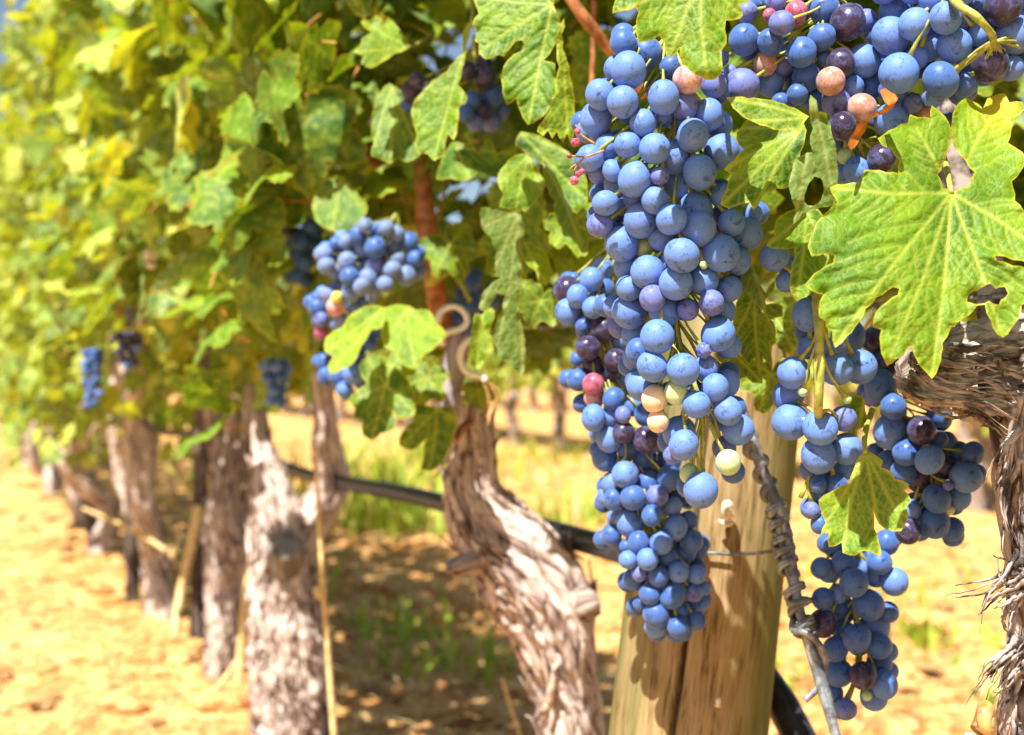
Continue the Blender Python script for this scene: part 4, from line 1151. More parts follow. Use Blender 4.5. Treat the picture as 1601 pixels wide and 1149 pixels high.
PET = [None]
def canopy(s0, s1, perp, z, n, hi, size, rng, hero=False, mat=None, clear=None, side=-1, clip=0.075):
    mb = {k: [] for k in ('V', 'T', 'luv', 'tint', 'vein', 'edge')}
    cnt = 0
    off = 0
    made = 0
    pet = MB()
    while made < n and cnt < n * 12:
        cnt += 1
        s = rng.uniform(s0, s1)
        # canopy: dense shell on the two faces, some leaves inside
        f = rng.random()
        q = perp[0] + (perp[1] - perp[0]) * (f ** 1.6 if rng.random() < 0.72 else 1 - 0.35 * f)
        zt = z[1] + 0.18 * math.sin(s * 5.1) + 0.1 * math.sin(s * 13.7)
        zb = z[0] + 0.07 * math.sin(s * 7.3 + 1) + 0.05 * math.sin(s * 17)
        zz = zb + (zt - zb) * rng.random() ** 1.1
        c = ROW(s, q, zz)
        sc = size * rng.uniform(0.6, 1.15)
        if c[1] < 0.35:
            if c[1] < 0.05 or hero:
                continue
        ux, uy, dd = proj(c)
        rp = sc * 0.8 / max(dd, 0.05) * F
        bad = False
        for x0, y0, x1, y1, dm in HERO_BOX:
            if x0 - rp < ux < x1 + rp and y0 - rp < uy < y1 + rp and dd < dm:
                bad = True; break
        if bad:
            continue
        if hero:
            vv = TGT - c
            tt = -(c - TGT) @ SUND
            ds = np.linalg.norm((c - TGT) + tt[:, None] * SUND, axis=1)
            if ((tt > 0.01) & (ds < clip)).any():
                continue
        V, T, vein, edge = TPL[hi][rng.integers(len(TPL[hi]))]
        # frame: normal outward and up, tip hanging down
        nr = np.array([side * RN[0], side * RN[1], 0]) * rng.uniform(0.2, 1.0) + np.array([0, 0, 1]) * rng.uniform(0.0, 1.0) + rng.normal(0, 0.5, 3)
        nr /= np.linalg.norm(nr)
        dn = np.array([0, 0, -1.0]) + rng.normal(0, 0.45, 3)
        yv = -(dn - nr * (dn @ nr)); yv /= np.linalg.norm(yv) + 1e-9
        xv = np.cross(yv, nr)
        W = c + sc * (V[:, :1] * xv + V[:, 1:2] * yv + V[:, 2:] * nr)
        mb['V'].append(W); mb['T'].append(T + off); off += len(V)
        mb['luv'].append(np.stack([V[:, 0] * sc, V[:, 1] * sc, np.full(len(V), rng.uniform(0, 9))], 1))
        tn = np.clip(rng.normal(0.43, 0.38), 0, 1)
        mb['tint'].append(np.full(len(V), tn)); mb['vein'].append(vein); mb['edge'].append(edge)
        if hi >= 1:
            pe = c + 0.9 * sc * (0.55 * yv - 0.6 * nr + rng.normal(0, 0.25, 3))
            tv, tt2, _ = tube(np.array([c, (c + pe) / 2 + 0.1 * sc * nr, pe]), np.array([0.0010, 0.0011, 0.0014]), 4, False)
            pet.add(tv, tt2)
        made += 1
    PET[0] = pet if made and hi >= 1 else None
    return {k: np.concatenate(v) for k, v in mb.items()} if made else None

def bark_disp(amp, seed, freq=2.6, twist=6.0):
    def f(th, l, r):
        t2 = th + twist * l
        p = np.stack([np.cos(t2) * freq, np.sin(t2) * freq, l * 13], 1) + seed
        p = p + 0.35 * vnoise(p * 2.1 + 9)[:, None]
        rid = 1 - 2 * np.abs(vnoise(p * 1.3)) - 1.2 * np.abs(vnoise(p * 2.9 + 7)) + 0.7 * vnoise(p * 6.3 + 3)
        return amp * (0.55 * rid + 0.6 * fbm(np.stack([np.cos(th), np.sin(th), l * 14], 1) * 1.1 + seed * 1.7, 3))
    return f

def trunk_mesh(pts, rads, rings, segs, amp, seed, twist=5.0):
    pr = resample(np.hstack([np.asarray(pts), np.asarray(rads)[:, None]]), rings)
    V, T, par = tube(pr[:, :3], np.maximum(pr[:, 3], 0.001), segs, True, bark_disp(amp, seed, twist=twist))
    th, l, r = par.T
    rr = float(np.mean(rads))
    buv = np.stack([np.cos(th + twist * l) * rr, np.sin(th + twist * l) * rr, l * 0.11], 1)
    return V, T, buv

def add_trunk(e, pts, rads, name='trunk', rings=120, segs=56, amp=0.28, seed=1.0, mat=None, twist=5.0):
    V, T, buv = trunk_mesh(pts, rads, rings, segs, amp, seed, twist)
    return obj(name, V, T, mat or BARK, e, dict(buv=buv))

def flakes(e, pts, rads, n, seed, w=0.0011, lift=0.004, mat=None):
    """loose strips of old bark that lie along the trunk and lift at their ends"""
    r = np.random.default_rng(seed)
    pr = resample(np.hstack([np.asarray(pts), np.asarray(rads)[:, None]]), 120)
    t, x, y = frames(pr[:, :3])
    mb = MB()
    for k in range(n):
        i0 = int(r.integers(3, 100)); ln = int(r.integers(6, 26))
        i = np.unique(np.linspace(i0, min(118, i0 + ln), 9).astype(int))
        th = r.uniform(0, 6.28) + np.linspace(0, r.normal(0, 0.5), len(i)) + r.normal(0, 0.04, len(i)).cumsum()
        u = np.linspace(-1, 1, len(i))
        rad = pr[i, 3] * 1.03 + lift * r.uniform(0, 1.6) * (u * r.choice([-1, 1])).clip(0) ** 2
        c = pr[i, :3] + rad[:, None] * (np.cos(th)[:, None] * x[i] + np.sin(th)[:, None] * y[i])
        if len(c) < 4:
            continue
        V, T, _ = tube(c, w * r.uniform(0.5, 2.2) * (1 - 0.7 * np.abs(u) ** 2), 5)
        mb.add(V, T)
    o = mb.build('bark_strips', mat or FIBRE, e)
    o['kind'] = 'stuff'

def pxpath(lst):
    """(px, py, r_px, depth) -> points, radii in metres"""
    return [P(x, y, d) for x, y, r, d in lst], [r / F * d for x, y, r, d in lst]

def add_cane(e, lst, mat=None, name='cane', segs=10):
    pts, rads = pxpath(lst)
    pr = resample(np.hstack([np.array(pts), np.array(rads)[:, None]]), 30)
    V, T, par = tube(pr[:, :3], pr[:, 3], segs, True, lambda th, l, r: 0.12 * vnoise(np.stack([np.cos(th), np.sin(th), l * 60], 1)))
    return obj(name, V, T, mat or CANE, e)

def add_foliage(e, data, mat):
    if data is None:
        return
    if PET[0] is not None:
        po = PET[0].build('leaf_stalks', STEM_PET, e)
        po['kind'] = 'stuff'
        PET[0] = None
    return obj('foliage', data['V'], data['T'], mat, e, {k: data[k] for k in ('luv', 'tint', 'vein', 'edge')})

# --- the vine at the right edge: shaggy trunk, arm behind the big leaf
e = thing('grapevine', ROW(0.40, 0.47, 0), 'shaggy dark barked vine cut off by the right edge, its arm behind the largest leaf', 'grapevine', 'grapevines of the near row')
gr0 = P(1690, 575 + 0.64 * F / 0.60, 0.60)
pts, rads = pxpath([(1680, 560, 90, 0.62), (1672, 660, 104, 0.61), (1668, 760, 100, 0.60), (1676, 880, 92, 0.60), (1670, 1000, 88, 0.60), (1668, 1120, 102, 0.60), (1680, 1400, 105, 0.60), (1690, 2640, 115, 0.60)])
add_trunk(e, pts, rads, rings=260, segs=110, amp=0.17, seed=3.3, mat=BARK_DK, twist=4)
pts, rads = pxpath([(1408, 597, 26, 0.625), (1440, 590, 48, 0.625), (1500, 580, 66, 0.625), (1570, 595, 82, 0.62), (1650, 620, 95, 0.615), (1720, 640, 90, 0.615)])
add_trunk(e, pts, rads, 'arm', rings=130, segs=80, amp=0.34, seed=8.1, mat=BARK_DK, twist=14)
def fibres(e):
    r = np.random.default_rng(5)
    mb = MB()
    def strip(lst, w0):
        pts = [P(*q) for q in lst]
        c = resample(pts, 18)
        c[1:] += r.normal(0, 0.0006, c[1:].shape).cumsum(0) * 0.5
        V, T, _ = tube(c, w0 * np.linspace(1, 0.15, 18) * r.uniform(0.7, 1.3, 18), 5)
        mb.add(V, T)
    for q in ([(1600, 880), (1560, 915), (1490, 928)], [(1601, 905), (1555, 930), (1530, 960)], [(1590, 860), (1572, 900), (1552, 925), (1534, 965)], [(1605, 915), (1585, 940), (1572, 970)], [(1600, 890), (1580, 880), (1556, 870)], [(1598, 895), (1575, 905), (1565, 868)], [(1600, 920), (1570, 940), (1545, 945)],
              [(1600, 1005), (1560, 1040), (1530, 1090)], [(1603, 1010), (1570, 1030), (1536, 1075)], [(1600, 1030), (1575, 1060), (1552, 1088)], [(1596, 1000), (1566, 1020), (1548, 1050)], [(1600, 1040), (1580, 1075), (1560, 1095)], [(1600, 995), (1580, 1020), (1562, 1070)],
              [(1420, 590), (1470, 625), (1540, 632), (1600, 660)], [(1412, 600), (1450, 632), (1520, 645), (1580, 690)], [(1430, 570), (1480, 600), (1560, 610), (1601, 640)], [(1400, 585), (1440, 612), (1500, 618)], [(1560, 560), (1580, 600), (1601, 612)], [(1590, 640), (1575, 720), (1568, 800), (1590, 870)],
              [(1596, 660), (1570, 700), (1556, 760)], [(1600, 700), (1580, 780), (1574, 850)], [(1598, 620), (1584, 680), (1590, 760), (1586, 820)]):
        for k in range(3):
            j = r.normal(0, 5, 2)
            strip([(x + j[0] + r.normal(0, 3), y + j[1] + r.normal(0, 3), 0.560 + r.normal(0, 0.005)) for x, y in q], r.uniform(0.0006, 0.0016))
    for k in range(34):      # fibres that hug the trunk
        y = r.uniform(600, 1149); L = r.uniform(60, 200); x = r.uniform(1570, 1650)
        strip([(x, y, 0.573), (x + r.normal(0, 8), y + L / 2, 0.566), (x + r.normal(0, 14), y + L, 0.57)], r.uniform(0.0008, 0.0026))
    for k in range(45):      # fibres wound round the arm
        x = r.uniform(1420, 1560); y = r.uniform(540, 640)
        strip([(x, y, 0.593), (x + 40, y + r.uniform(0, 14), 0.585), (x + 100, y + r.uniform(0, 30), 0.585)], r.uniform(0.0008, 0.0024))
    o = mb.build('bark_fibres', FIBRE, e)
    o['kind'] = 'stuff'
fibres(e)
add_cane(e, [(880, -20, 10, 0.82), (915, 30, 10, 0.82), (955, 80, 9, 0.83), (1010, 150, 9, 0.84)])
add_cane(e, [(930, -30, 5, 0.9), (928, 60, 5, 0.9), (925, 140, 5, 0.9)])
add_cane(e, [(1560, 60, 16, 0.68), (1500, 130, 20, 0.68), (1480, 220, 22, 0.68), (1510, 330, 26, 0.68), (1560, 470, 34, 0.66), (1600, 560, 50, 0.63)], FIBRE)
rg = np.random.default_rng(21)
add_foliage(e, canopy(-0.25, 0.9, (0.45, 0.85), (0.66, 1.5), 640, 2, 0.066, rg, True), LEAF)

# --- second vine: twisted light trunk in the middle
e = thing('grapevine', ROW(1.02, 0.47, 0), 'twisted pale trunked vine in the middle with a sawn stub on each side', 'grapevine', 'grapevines of the near row')
pts, rads = pxpath([(752, 600, 16, 1.14), (738, 650, 26, 1.14), (738, 710, 33, 1.14), (735, 765, 42, 1.14), (760, 820, 58, 1.14), (812, 880, 68, 1.14), (848, 940, 70, 1.14), (868, 1010, 56, 1.14), (882, 1080, 50, 1.15), (892, 1160, 48, 1.15), (905, 1380, 52, 1.16), (915, 1640, 66, 1.18)])
add_trunk(e, pts, rads, rings=220, segs=96, amp=0.22, seed=1.7, twist=4)
flakes(e, pts, rads, 110, 4, 0.0022, 0.012, FIBRE_P)
for lst in ([(775, 865, 24, 1.13), (735, 880, 16, 1.11), (708, 886, 14, 1.10), (700, 888, 10, 1.10)], [(870, 940, 30, 1.14), (908, 945, 26, 1.12), (926, 940, 22, 1.11), (932, 938, 14, 1.11)]):
    pts, rads = pxpath(lst)
    add_trunk(e, pts, rads, 'stub', 40, 32, 0.2, 4.4, BARK_DK)
pts, rads = pxpath([(702, 655, 18, 1.10), (706, 600, 17, 1.10), (716, 545, 17, 1.10), (722, 526, 16, 1.10), (723, 522, 12, 1.10)])
add_trunk(e, pts, rads, 'arm', 60, 36, 0.16, 6.6, mat_bark('grey_dead_wood', (0.16, 0.12, 0.15), (0.27, 0.22, 0.26), (0.42, 0.36, 0.4), 150))
add_cane(e, [(700, 540, 16, 1.2), (684, 470, 17, 1.19), (672, 400, 16, 1.18), (664, 330, 15, 1.18), (660, 250, 12, 1.2), (655, 180, 10, 1.28), (650, 100, 9, 1.4)])
add_cane(e, [(672, 440, 10, 1.18), (690, 428, 8, 1.16), (708, 422, 6, 1.14), (722, 442, 5, 1.13), (735, 470, 4, 1.12)], STEM)
add_cane(e, [(735, 660, 6, 1.12), (720, 672, 6, 1.1), (712, 690, 5, 1.09)])
rg = np.random.default_rng(22)
add_foliage(e, canopy(0.72, 1.5, (0.26, 0.70), (0.67, 1.35), 640, 2, 0.06, rg, True), LEAF)

# --- third vine: thick forked trunk with a sawn disc
e = thing('grapevine', ROW(1.80, 0.47, 0), 'thick gnarled vine with a round sawn cut and a forked arm leaning right', 'grapevine', 'grapevines of the near row')
pts, rads = pxpath([(404, 640, 11, 1.86), (410, 690, 15, 1.85), (420, 745, 24, 1.83), (432, 800, 36, 1.82), (440, 850, 44, 1.82), (446, 920, 50, 1.82), (450, 1000, 55, 1.82), (452, 1080, 56, 1.82), (458, 1160, 58, 1.82), (462, 1270, 70, 1.82)])
add_trunk(e, pts, rads, rings=170, segs=90, amp=0.30, seed=2.2, twist=2)
flakes(e, pts, rads, 140, 6, 0.0020, 0.009, FIBRE_P)
pts, rads = pxpath([(505, 580, 15, 1.86), (508, 640, 17, 1.86), (512, 700, 23, 1.86), (520, 755, 26, 1.86), (492, 800, 28, 1.85), (462, 850, 34, 1.83), (455, 920, 30, 1.83)])
add_trunk(e, pts, rads, 'arm', 120, 56, 0.22, 5.2)
pts, rads = pxpath([(446, 885, 30, 1.80), (447, 872, 30, 1.775), (447, 858, 29, 1.752), (447, 852, 27, 1.744), (447, 851, 25, 1.743)])
add_trunk(e, pts, rads, 'stub', 30, 40, 0.10, 9.4, mat_bark('sawn_end', (0.10, 0.085, 0.075), (0.19, 0.17, 0.155), (0.30, 0.27, 0.245), 90))
add_cane(e, [(515, 65, 10, 1.35), (560, 120, 9, 1.33), (605, 185, 9, 1.3), (650, 250, 10, 1.28), (668, 330, 10, 1.26)])
add_cane(e, [(440, 90, 8, 1.45), (500, 135, 8, 1.44), (560, 200, 9, 1.42), (590, 260, 9, 1.4)])
add_cane(e, [(430, 160, 5, 1.4), (520, 135, 5, 1.4), (575, 128, 5, 1.38)])
add_cane(e, [(455, 190, 5, 1.4), (470, 235, 7, 1.4), (520, 250, 5, 1.4)])
add_cane(e, [(295, 255, 6, 1.7), (325, 270, 8, 1.7), (360, 295, 8, 1.7)])
rg = np.random.default_rng(23)
add_foliage(e, canopy(1.4, 2.25, (0.20, 0.64), (0.66, 1.45), 620, 2, 0.054, rg, True, clip=0.06), LEAF_FAR)

# --- fourth vine: slim trunk with a round head
e = thing('grapevine', ROW(2.42, 0.47, 0), 'slimmer vine with a round pale head left of the thick gnarled vine', 'grapevine', 'grapevines of the near row')
pts, rads = pxpath([(366, 640, 9, 2.42), (362, 700, 13, 2.41), (356, 760, 20, 2.39), (350, 800, 28, 2.38), (350, 840, 30, 2.38), (352, 900, 28, 2.38), (350, 980, 26, 2.38), (345, 1050, 27, 2.38), (342, 1120, 34, 2.38)])
add_trunk(e, pts, rads, rings=110, segs=50, amp=0.28, seed=7.2)
flakes(e, pts, rads, 90, 7, 0.0018, 0.008, FIBRE_P)
pts, rads = pxpath([(398, 600, 13, 2.4), (396, 660, 17, 2.4), (404, 715, 28, 2.4), (408, 760, 26, 2.4), (395, 800, 22, 2.4), (372, 850, 18, 2.39)])
add_trunk(e, pts, rads, 'arm', 90, 44, 0.24, 3.9, BARK_DK)
pts, rads = pxpath([(332, 610, 13, 2.42), (336, 680, 14, 2.42), (344, 740, 15, 2.41), (350, 800, 16, 2.39)])
add_trunk(e, pts, rads, 'arm', 80, 36, 0.2, 2.9, BARK_DK)
rg = np.random.default_rng(24)
add_foliage(e, canopy(2.15, 2.95, (0.18, 0.66), (0.65, 1.6), 580, 1, 0.054, rg), LEAF_FAR)

# --- further vines of the near row and the rows behind
def vine(s, perp, label, group, seed, hi, n, zr, size=0.07, detail=1, leafmat=None, bark=None, thick=1.0, face=(0.27, 0.28)):
    r = np.random.default_rng(seed)
    b = ROW(s, perp, 0)
    b[2] = float(gz([b[0]], [b[1]])[0])
    e = thing('grapevine', b, label, 'grapevine', group)
    ln = r.normal(0, 0.05, 2)
    k1 = r.normal(0, 0.035, 2); k2 = r.normal(0, 0.04, 2)
    hd = b + [ln[0], ln[1], 0.52]
    th = r.uniform(0.62, 0.9) * thick
    pts = [b - [0, 0, 0.04], b + [k1[0], k1[1], 0.13], b + [k2[0], k2[1], 0.3], b + [ln[0] * 0.8, ln[1] * 0.8, 0.43], hd]
    add_trunk(e, pts, np.array([0.05, 0.041, 0.04, 0.046, 0.02]) * th, rings=60 if detail else 24, segs=32 if detail else 14, amp=0.28, seed=seed * 1.3, mat=bark)
    for q in (-1, 1):
        t = hd + np.array([RD[0], RD[1], 0]) * q * r.uniform(0.1, 0.22) + [0, 0, r.uniform(0.14, 0.25)]
        m = hd + np.array([RD[0], RD[1], 0]) * q * 0.07 + [0, 0, 0.04]
        add_trunk(e, [hd - [0, 0, 0.09], hd - [0, 0, 0.02], m, t], [0.02, 0.026, 0.019, 0.011], 'arm', 40 if detail else 16, 24 if detail else 10, 0.26, seed * 2.1 + q)
        if detail:
            for z in range(2):
                a = t + [r.normal(0, 0.05), r.normal(0, 0.05), 0.3]
                c = a + [r.normal(0, 0.08), r.normal(0, 0.08), 0.5]
                V, T, _ = tube(resample([t, a, c], 14), np.linspace(0.006, 0.003, 14), 6)
                obj('cane', V, T, CANE, e)
    add_foliage(e, canopy(s - 0.38, s + 0.38, (perp - face[0], perp + face[1]), zr, n, hi, size, r), leafmat or LEAF_FAR)
    return e
LBL = {0: 'pale topped vine with straw stems at its foot, fifth trunk along the near row', 1: 'dark blurred vine, sixth trunk along the near row',
       2: 'blurred vine under the low hanging leaves, seventh trunk along the near row', 3: 'blurred stout vine, eighth trunk along the near row'}
k = 0
s = 3.05
while s < 22:
    hi = 1 if s < 4.5 else 0
    n = 680 if s < 6 else (380 if s < 12 else 230)
    lab = LBL.get(k, 'blurred vine in the merging far end of the near row')
    vine(s, 0.47 + 0.03 * math.sin(k * 2.1), lab, 'grapevines of the near row', 40 + k, hi, n, ((0.52, 0.44, 0.37, 0.40, 0.42)[min(k, 4)], 2.0), 0.048 if s < 8 else 0.066, 1 if s < 9 else 0)
    s += 0.62
    k += 1
for k in range(22):
    vine(3.4 + 0.85 * k, 4.3, 'distant vine of the row behind, seen through the gap', 'vines of the row behind', 90 + k, 0, 300, (0.50, 1.8), 0.085, 0, bark=BARK_DK, thick=1.7)
for k in range(16):
    vine(6 + 1.1 * k, 8.1, 'distant vine of the farthest row', 'vines of the farthest row', 140 + k, 0, 220, (0.45, 1.9), 0.1, 0, bark=BARK_DK, thick=1.6)

STAKE_W = mat_bark('dark_stake_wood', (0.03, 0.022, 0.02), (0.075, 0.055, 0.048), (0.16, 0.12, 0.1), 130)
def stakes():
    r = np.random.default_rng(9)
    for k, (s0, pp, lean) in enumerate([(2.78, 0.50, 0.02), (3.35, 0.44, -0.02), (3.9, 0.50, 0.03), (4.5, 0.45, -0.02), (5.3, 0.5, 0.02), (6.1, 0.45, 0.0), (7.2, 0.5, 0.01)]):
        b = ROW(s0, pp, 0); b[2] = float(gz([b[0]], [b[1]])[0]) - 0.03
        t = b + [lean, 0.02 * lean, 0.95]
        lab = ('dark thin wooden stake just left of the slimmer vine' if k == 0 else 'dark thin wooden stake among the blurred trunks of the near row')
        e = thing('vine_stake', b, lab, 'stake', 'stakes of the near row')
        add_trunk(e, [b, b + (t - b) * 0.33, b + (t - b) * 0.66, t, t + [0, 0, 0.004]], np.array([0.018, 0.017, 0.016, 0.015, 0.010]), 'shaft', 40, 20, 0.08, 3.0 + k, STAKE_W)
stakes()

def fallen():
    r = np.random.default_rng(77)
    x, y = ground_spots(200, r, 1.2, 8)
    out = {k: [] for k in ('V', 'T', 'luv', 'tint', 'vein', 'edge')}
    off = 0
    for a, b in zip(x, y):
        V, T, vein, edge = TPL[1][r.integers(len(TPL[1]))]
        sc = r.uniform(0.015, 0.045)
        th = r.uniform(0, 6.28)
        Q = V * [1, 1, 2.2]
        W = np.stack([Q[:, 0] * math.cos(th) - Q[:, 1] * math.sin(th), Q[:, 0] * math.sin(th) + Q[:, 1] * math.cos(th), Q[:, 2]], 1) * sc
        z = float(gz([a], [b])[0]) + 0.012
        out['V'].append(W + [a, b, z]); out['T'].append(T + off); off += len(V)
        out['luv'].append(np.stack([V[:, 0] * sc, V[:, 1] * sc, np.full(len(V), r.uniform(0, 9))], 1))
        out['tint'].append(np.full(len(V), r.random())); out['vein'].append(vein); out['edge'].append(edge)
    q = {k: np.concatenate(v) for k, v in out.items()}
    o = obj('fallen_leaves', q['V'], q['T'], LEAF_BROWN, None, {k: q[k] for k in ('luv', 'tint', 'vein', 'edge')})
    tag(o, 'curled brown fallen leaves scattered over the sandy soil', 'fallen leaves', kind='stuff')
fallen()

# ------------------------------------------------------------------ wooden post
def build_post():
    e = thing('wooden_post', P(976, 2050, 0.82), 'thick weathered round wooden post with a vertical crack behind the long bunch', 'post')
    pts, rads = pxpath([(1148, 478, 104, 0.83), (1148, 481, 112, 0.83), (1137, 590, 116, 0.826), (1125, 700, 118, 0.825), (1100, 920, 120, 0.825), (1075, 1149, 121, 0.825), (976, 2080, 124, 0.825)])
    pr = resample(np.hstack([np.array(pts), np.array(rads)[:, None]]), 160)
    pr[0, 3] *= 0.9
    segs = 180
    t, x, y = frames(pr[:, :3])
    view = np.array([-0.36, -0.93, 0.0])
    thc = math.atan2(view @ y[60], view @ x[60])
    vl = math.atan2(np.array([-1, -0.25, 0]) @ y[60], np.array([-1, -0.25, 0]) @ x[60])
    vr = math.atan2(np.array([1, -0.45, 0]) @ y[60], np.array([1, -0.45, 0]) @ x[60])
    def ang(a, b):
        return np.abs((a - b + math.pi) % (2 * math.pi) - math.pi)
    def disp(th, l, r):
        c = np.exp(-(ang(th, thc + 0.05 * vnoise(np.stack([l * 9, l * 0, l * 0], 1))) / 0.028) ** 2)
        g = 0.012 * vnoise(np.stack([np.cos(th) * 12, np.sin(th) * 12, l * 5], 1)) + 0.02 * vnoise(np.stack([np.cos(th) * 2, np.sin(th) * 2, l * 3], 1))
        return g - 0.14 * c
    V, T, par = tube(pr[:, :3], pr[:, 3], segs, True, disp)
    th, l, r = par.T
    buv = np.stack([np.cos(th) * 0.05, np.sin(th) * 0.05, l * 0.10], 1)
    crack = np.exp(-(ang(th, thc + 0.05 * vnoise(np.stack([l * 9, l * 0, l * 0], 1))) / 0.03) ** 2)
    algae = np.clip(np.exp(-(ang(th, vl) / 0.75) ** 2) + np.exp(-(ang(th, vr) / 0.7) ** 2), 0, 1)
    obj('shaft', V, T, POSTW, e, dict(buv=buv, crack=crack, algae=algae))
build_post()

def shell(label, px, py, rpx, d, mat, tiltv=0.4):
    c = P(px, py, d)
    R = rpx / F * d
    e = thing('snail', c, label, 'snail', 'snails')
    n = 90
    t = np.linspace(0, 2.6 * 2 * math.pi, n)
    g = np.exp(-0.17 * t)
    ring = R * 0.56 * g
    ctr = np.stack([np.cos(t) * ring, -R * 0.55 * (1 - g), np.sin(t) * ring], 1)
    V, T, _ = tube(ctr, R * 0.50 * g, 18)
    ca, sa = math.cos(tiltv), math.sin(tiltv)
    M = np.array([[ca, 0, sa], [0, 1, 0], [-sa, 0, ca]])
    V = V @ M.T
    cb, sb = math.cos(0.9), math.sin(0.9)
    V = V @ np.array([[cb, -sb, 0], [sb, cb, 0], [0, 0, 1.15]]).T
    obj('shell', V + c, T, mat, e)
    f = resample([c + [R * 0.7, R * 0.35, -R * 0.7], c + [R * 0.2, R * 0.45, -R * 0.9], c + [-R * 0.4, R * 0.45, -R * 0.6]], 10)
    V, T, _ = tube(f, R * np.array([0.08, 0.16, 0.2, 0.22, 0.22, 0.22, 0.2, 0.17, 0.12, 0.05]), 8)
    obj('foot', V, T, SHELL_P, e)
shell('pale snail stuck to the wooden post just below the central bunch', 1133, 801, 22, 0.762, SHELL_P)
shell('tiny white snail low on the wooden post', 1121, 1097, 9, 0.766, SHELL_P)
shell('golden snail on the shaggy vine in the bottom right corner', 1532, 1128, 40, 0.535, SHELL_G, 0.9)
shell('pale round snail among the leaves at far left', 231, 402, 16, 1.7, SHELL_P)

# ------------------------------------------------------------------ wires and hose
def wire(path, r, mat, e=None, name='wire', n=None, segs=8):
    c = resample(path, n or max(24, len(path) * 8))
    V, T, _ = tube(c, r, segs)
    return obj(name, V, T, mat, e)

def twisted_wire():
    core = [(1150, 640, 0.72), (1172, 690, 0.715), (1195, 745, 0.71), (1214, 800, 0.70), (1226, 860, 0.695), (1244, 930, 0.685), (1262, 1000, 0.675), (1286, 1080, 0.665), (1310, 1160, 0.655), (1345, 1290, 0.64), (1440, 1700, 0.62)]
    pts = np.array([P(*q) for q in core])
    e = thing('twisted_wire', pts[-1], 'thick grey stay wire wound with coils running down in front of the post', 'wire')
    c = resample(pts, 220)
    t, x, y = frames(c)
    V, T, _ = tube(c, 0.0027, 10); obj('strand', V, T, WIRE, e)
    a = np.linspace(0, 14, 110)
    s2 = c[:110] + 0.0042 * (np.cos(a)[:, None] * x[:110] * 0.4 + np.sin(a * 0.15 + 1)[:, None] * y[:110])
    V, T, _ = tube(s2, 0.0027, 10); obj('strand', V, T, WIRE, e)
    def coil(i0, i1, turns, rad, r):
        k = np.linspace(i0, i1, int(turns * 22))
        ii = np.clip(k.astype(int), 0, 219)
        fr = (k - ii)[:, None]
        cc = c[ii] * (1 - fr) + c[np.minimum(ii + 1, 219)] * fr
        w = np.linspace(0, turns * 2 * math.pi, len(k)) + 0.5 * np.sin(np.linspace(0, turns * 1.9, len(k)))
        h = cc + rad * (np.cos(w)[:, None] * x[ii] + np.sin(w)[:, None] * y[ii])
        V, T, _ = tube(h, r, 8)
        obj('coil', V, T, WIRE, e)
    coil(2, 40, 4.5, 0.0036, 0.0030)
    coil(36, 60, 5, 0.0052, 0.0015); coil(37, 61, 5, 0.0053, 0.0015)
    coil(64, 82, 3.2, 0.0054, 0.0015); coil(65.1, 83.1, 3.2, 0.0054, 0.0015)
    # loose ends
    wire([P(1268, 938, 0.68), P(1245, 942, 0.675), P(1232, 944, 0.672)], 0.0017, WIRE, e, 'wire_end')
    wire([P(1240, 968, 0.683), P(1240, 985, 0.675), P(1262, 990, 0.668), P(1282, 1010, 0.668), P(1290, 1040, 0.668), P(1278, 1075, 0.668), P(1258, 1095, 0.668)], 0.0019, WIRE, e, 'wire_end', 40)
twisted_wire()

e = tag(link('tie_wire', mesh_data('tie_wire', *tube(resample([P(1225, 856, 0.70), P(1205, 862, 0.745), P(1160, 866, 0.766), P(1105, 864, 0.770), P(1050, 858, 0.773), P(1010, 850, 0.79), P(985, 845, 0.83)], 50), 0.0011, 8)[:2], WIRE)),
        'thin grey wire tied across the wooden post', 'wire')
e = tag(link('trellis_wire', mesh_data('trellis_wire', *tube(np.array([ROW(q, 0.47, 0.655) for q in np.linspace(-1.5, 26, 120)]), 0.0012, 6)[:2], WIRE)), 'thin straight trellis wire running along the whole near row', 'wire')
hp = [ROW(q, 0.53, 0.455 - 0.01 * math.sin(q * 4)) for q in np.linspace(26, 0.95, 50)] + [P(1040, 885, 0.99), P(1120, 950, 0.93), P(1190, 1045, 0.885), P(1222, 1100, 0.86), P(1258, 1160, 0.84), P(1340, 1330, 0.8), P(1440, 1560, 0.78)]
hp = resample(hp, 260)
V, T, _ = tube(hp, np.concatenate([np.full(180, 0.0075), np.linspace(0.0075, 0.0115, 80)]), 14)
V = np.asarray(V)
e = thing('drip_hose', hp[200], 'black drip irrigation hose strung along the near row and dropping behind the post', 'hose')
obj('tube', V, T, HOSE, e)
for q in (1.02, 1.33, 1.75):
    a = ROW(q, 0.53, 0.455 - 0.01 * math.sin(q * 4))
    V, T, _ = tube(np.array([a - 0.006 * np.append(RD, 0), a + 0.006 * np.append(RD, 0)]), 0.0088, 14)
    obj('clip', V, T, mat_simple('grey_clip', (0.2, 0.2, 0.2), (0.3, 0.3, 0.3)), e)

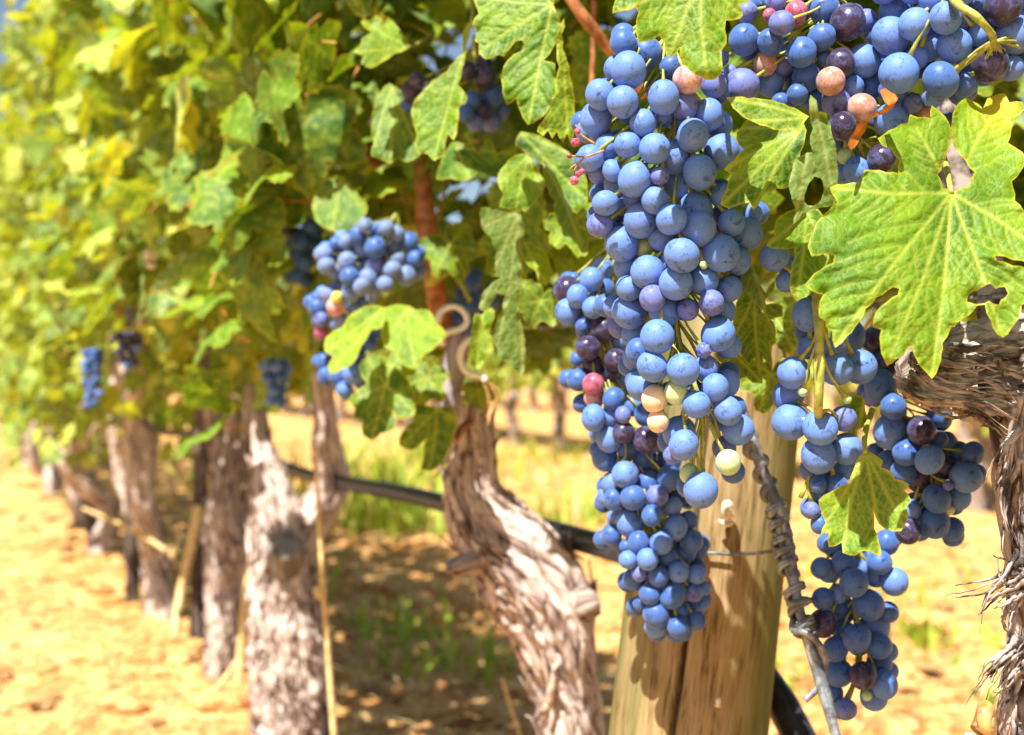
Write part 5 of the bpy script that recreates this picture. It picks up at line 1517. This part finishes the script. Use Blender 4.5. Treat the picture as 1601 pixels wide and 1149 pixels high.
e = thing('wire_hook', P(735, 540, 1.08), 'curled white wire end beside the grey vine stub', 'wire hook')
d3 = lambda l, d: [P(x, y, d) for x, y in cpx('d3', l)]
wire(d3([(715, 575), (705, 545), (735, 520), (775, 510), (806, 488), (806, 450), (775, 420), (735, 418), (700, 442), (692, 482)], 1.075), 0.0028, WIRE_W, e, 'curl', 80)
wire(d3([(830, 545), (795, 575), (782, 620), (795, 665), (825, 690), (868, 700), (885, 720)], 1.075), 0.003, WIRE_W, e, 'curl', 60)
wire(d3([(868, 700), (910, 740), (935, 790), (905, 820), (895, 770), (870, 705)], 1.075), 0.0013, STEM_BR, e, 'tail', 50)

# ------------------------------------------------------------------ dry stalks
def stalk(label, lst, knots=()):
    e = thing('dry_stalk', P(lst[-1][0], lst[-1][1], lst[-1][3]), label, 'dry stalk', 'dry straw stalks')
    pts, rads = pxpath(lst)
    pr = resample(np.hstack([np.array(pts), np.array(rads)[:, None]]), 40)
    V, T, _ = tube(pr[:, :3], pr[:, 3], 8)
    obj('stem', V, T, STRAW, e)
    for x, y, r, d in knots:
        v = UVV * np.array([1, 1, 1.4]) * (r / F * d) * (1 + 0.15 * fbm(UVV * 2, 2))[:, None]
        obj('knot', v + P(x, y, d), UVF, STRAW, e)
stalk('tall upright straw stalk in front of the thick gnarled vine', [(492, 690, 2.5, 1.5), (497, 770, 3.5, 1.5), (504, 900, 4.2, 1.5), (512, 1010, 4.8, 1.5), (522, 1150, 5.2, 1.5), (534, 1350, 5.5, 1.5)], [(499, 925, 8, 1.5)])
stalk('long pale straw stalk slanting across the foot of the far vines', [(130, 795, 3, 2.9), (200, 825, 3.5, 2.9), (272, 868, 4, 2.85)])
stalk('bent brown stalk leaning against the pale topped vine', [(312, 790, 8, 2.7), (300, 850, 8, 2.7), (282, 930, 7, 2.7), (272, 1000, 7, 2.65)])
stalk('low straw stalk lying left of the slimmer vine', [(385, 1010, 4, 2.2), (345, 1070, 4, 2.2), (300, 1110, 4, 2.2)])
stalk('thin straw stalk leaning in front of the twisted trunk', [(785, 1060, 2.5, 1.6), (800, 1110, 3, 1.6), (815, 1160, 3, 1.6), (830, 1290, 3, 1.6)])
stalk('pale leaning stake between the slimmer and the thick gnarled vine', [(392, 880, 7, 2.2), (385, 940, 8, 2.2), (378, 1010, 8, 2.2), (372, 1090, 9, 2.2)])

for o in EMPTIES:
    if '_o' in o:
        del o['_o']
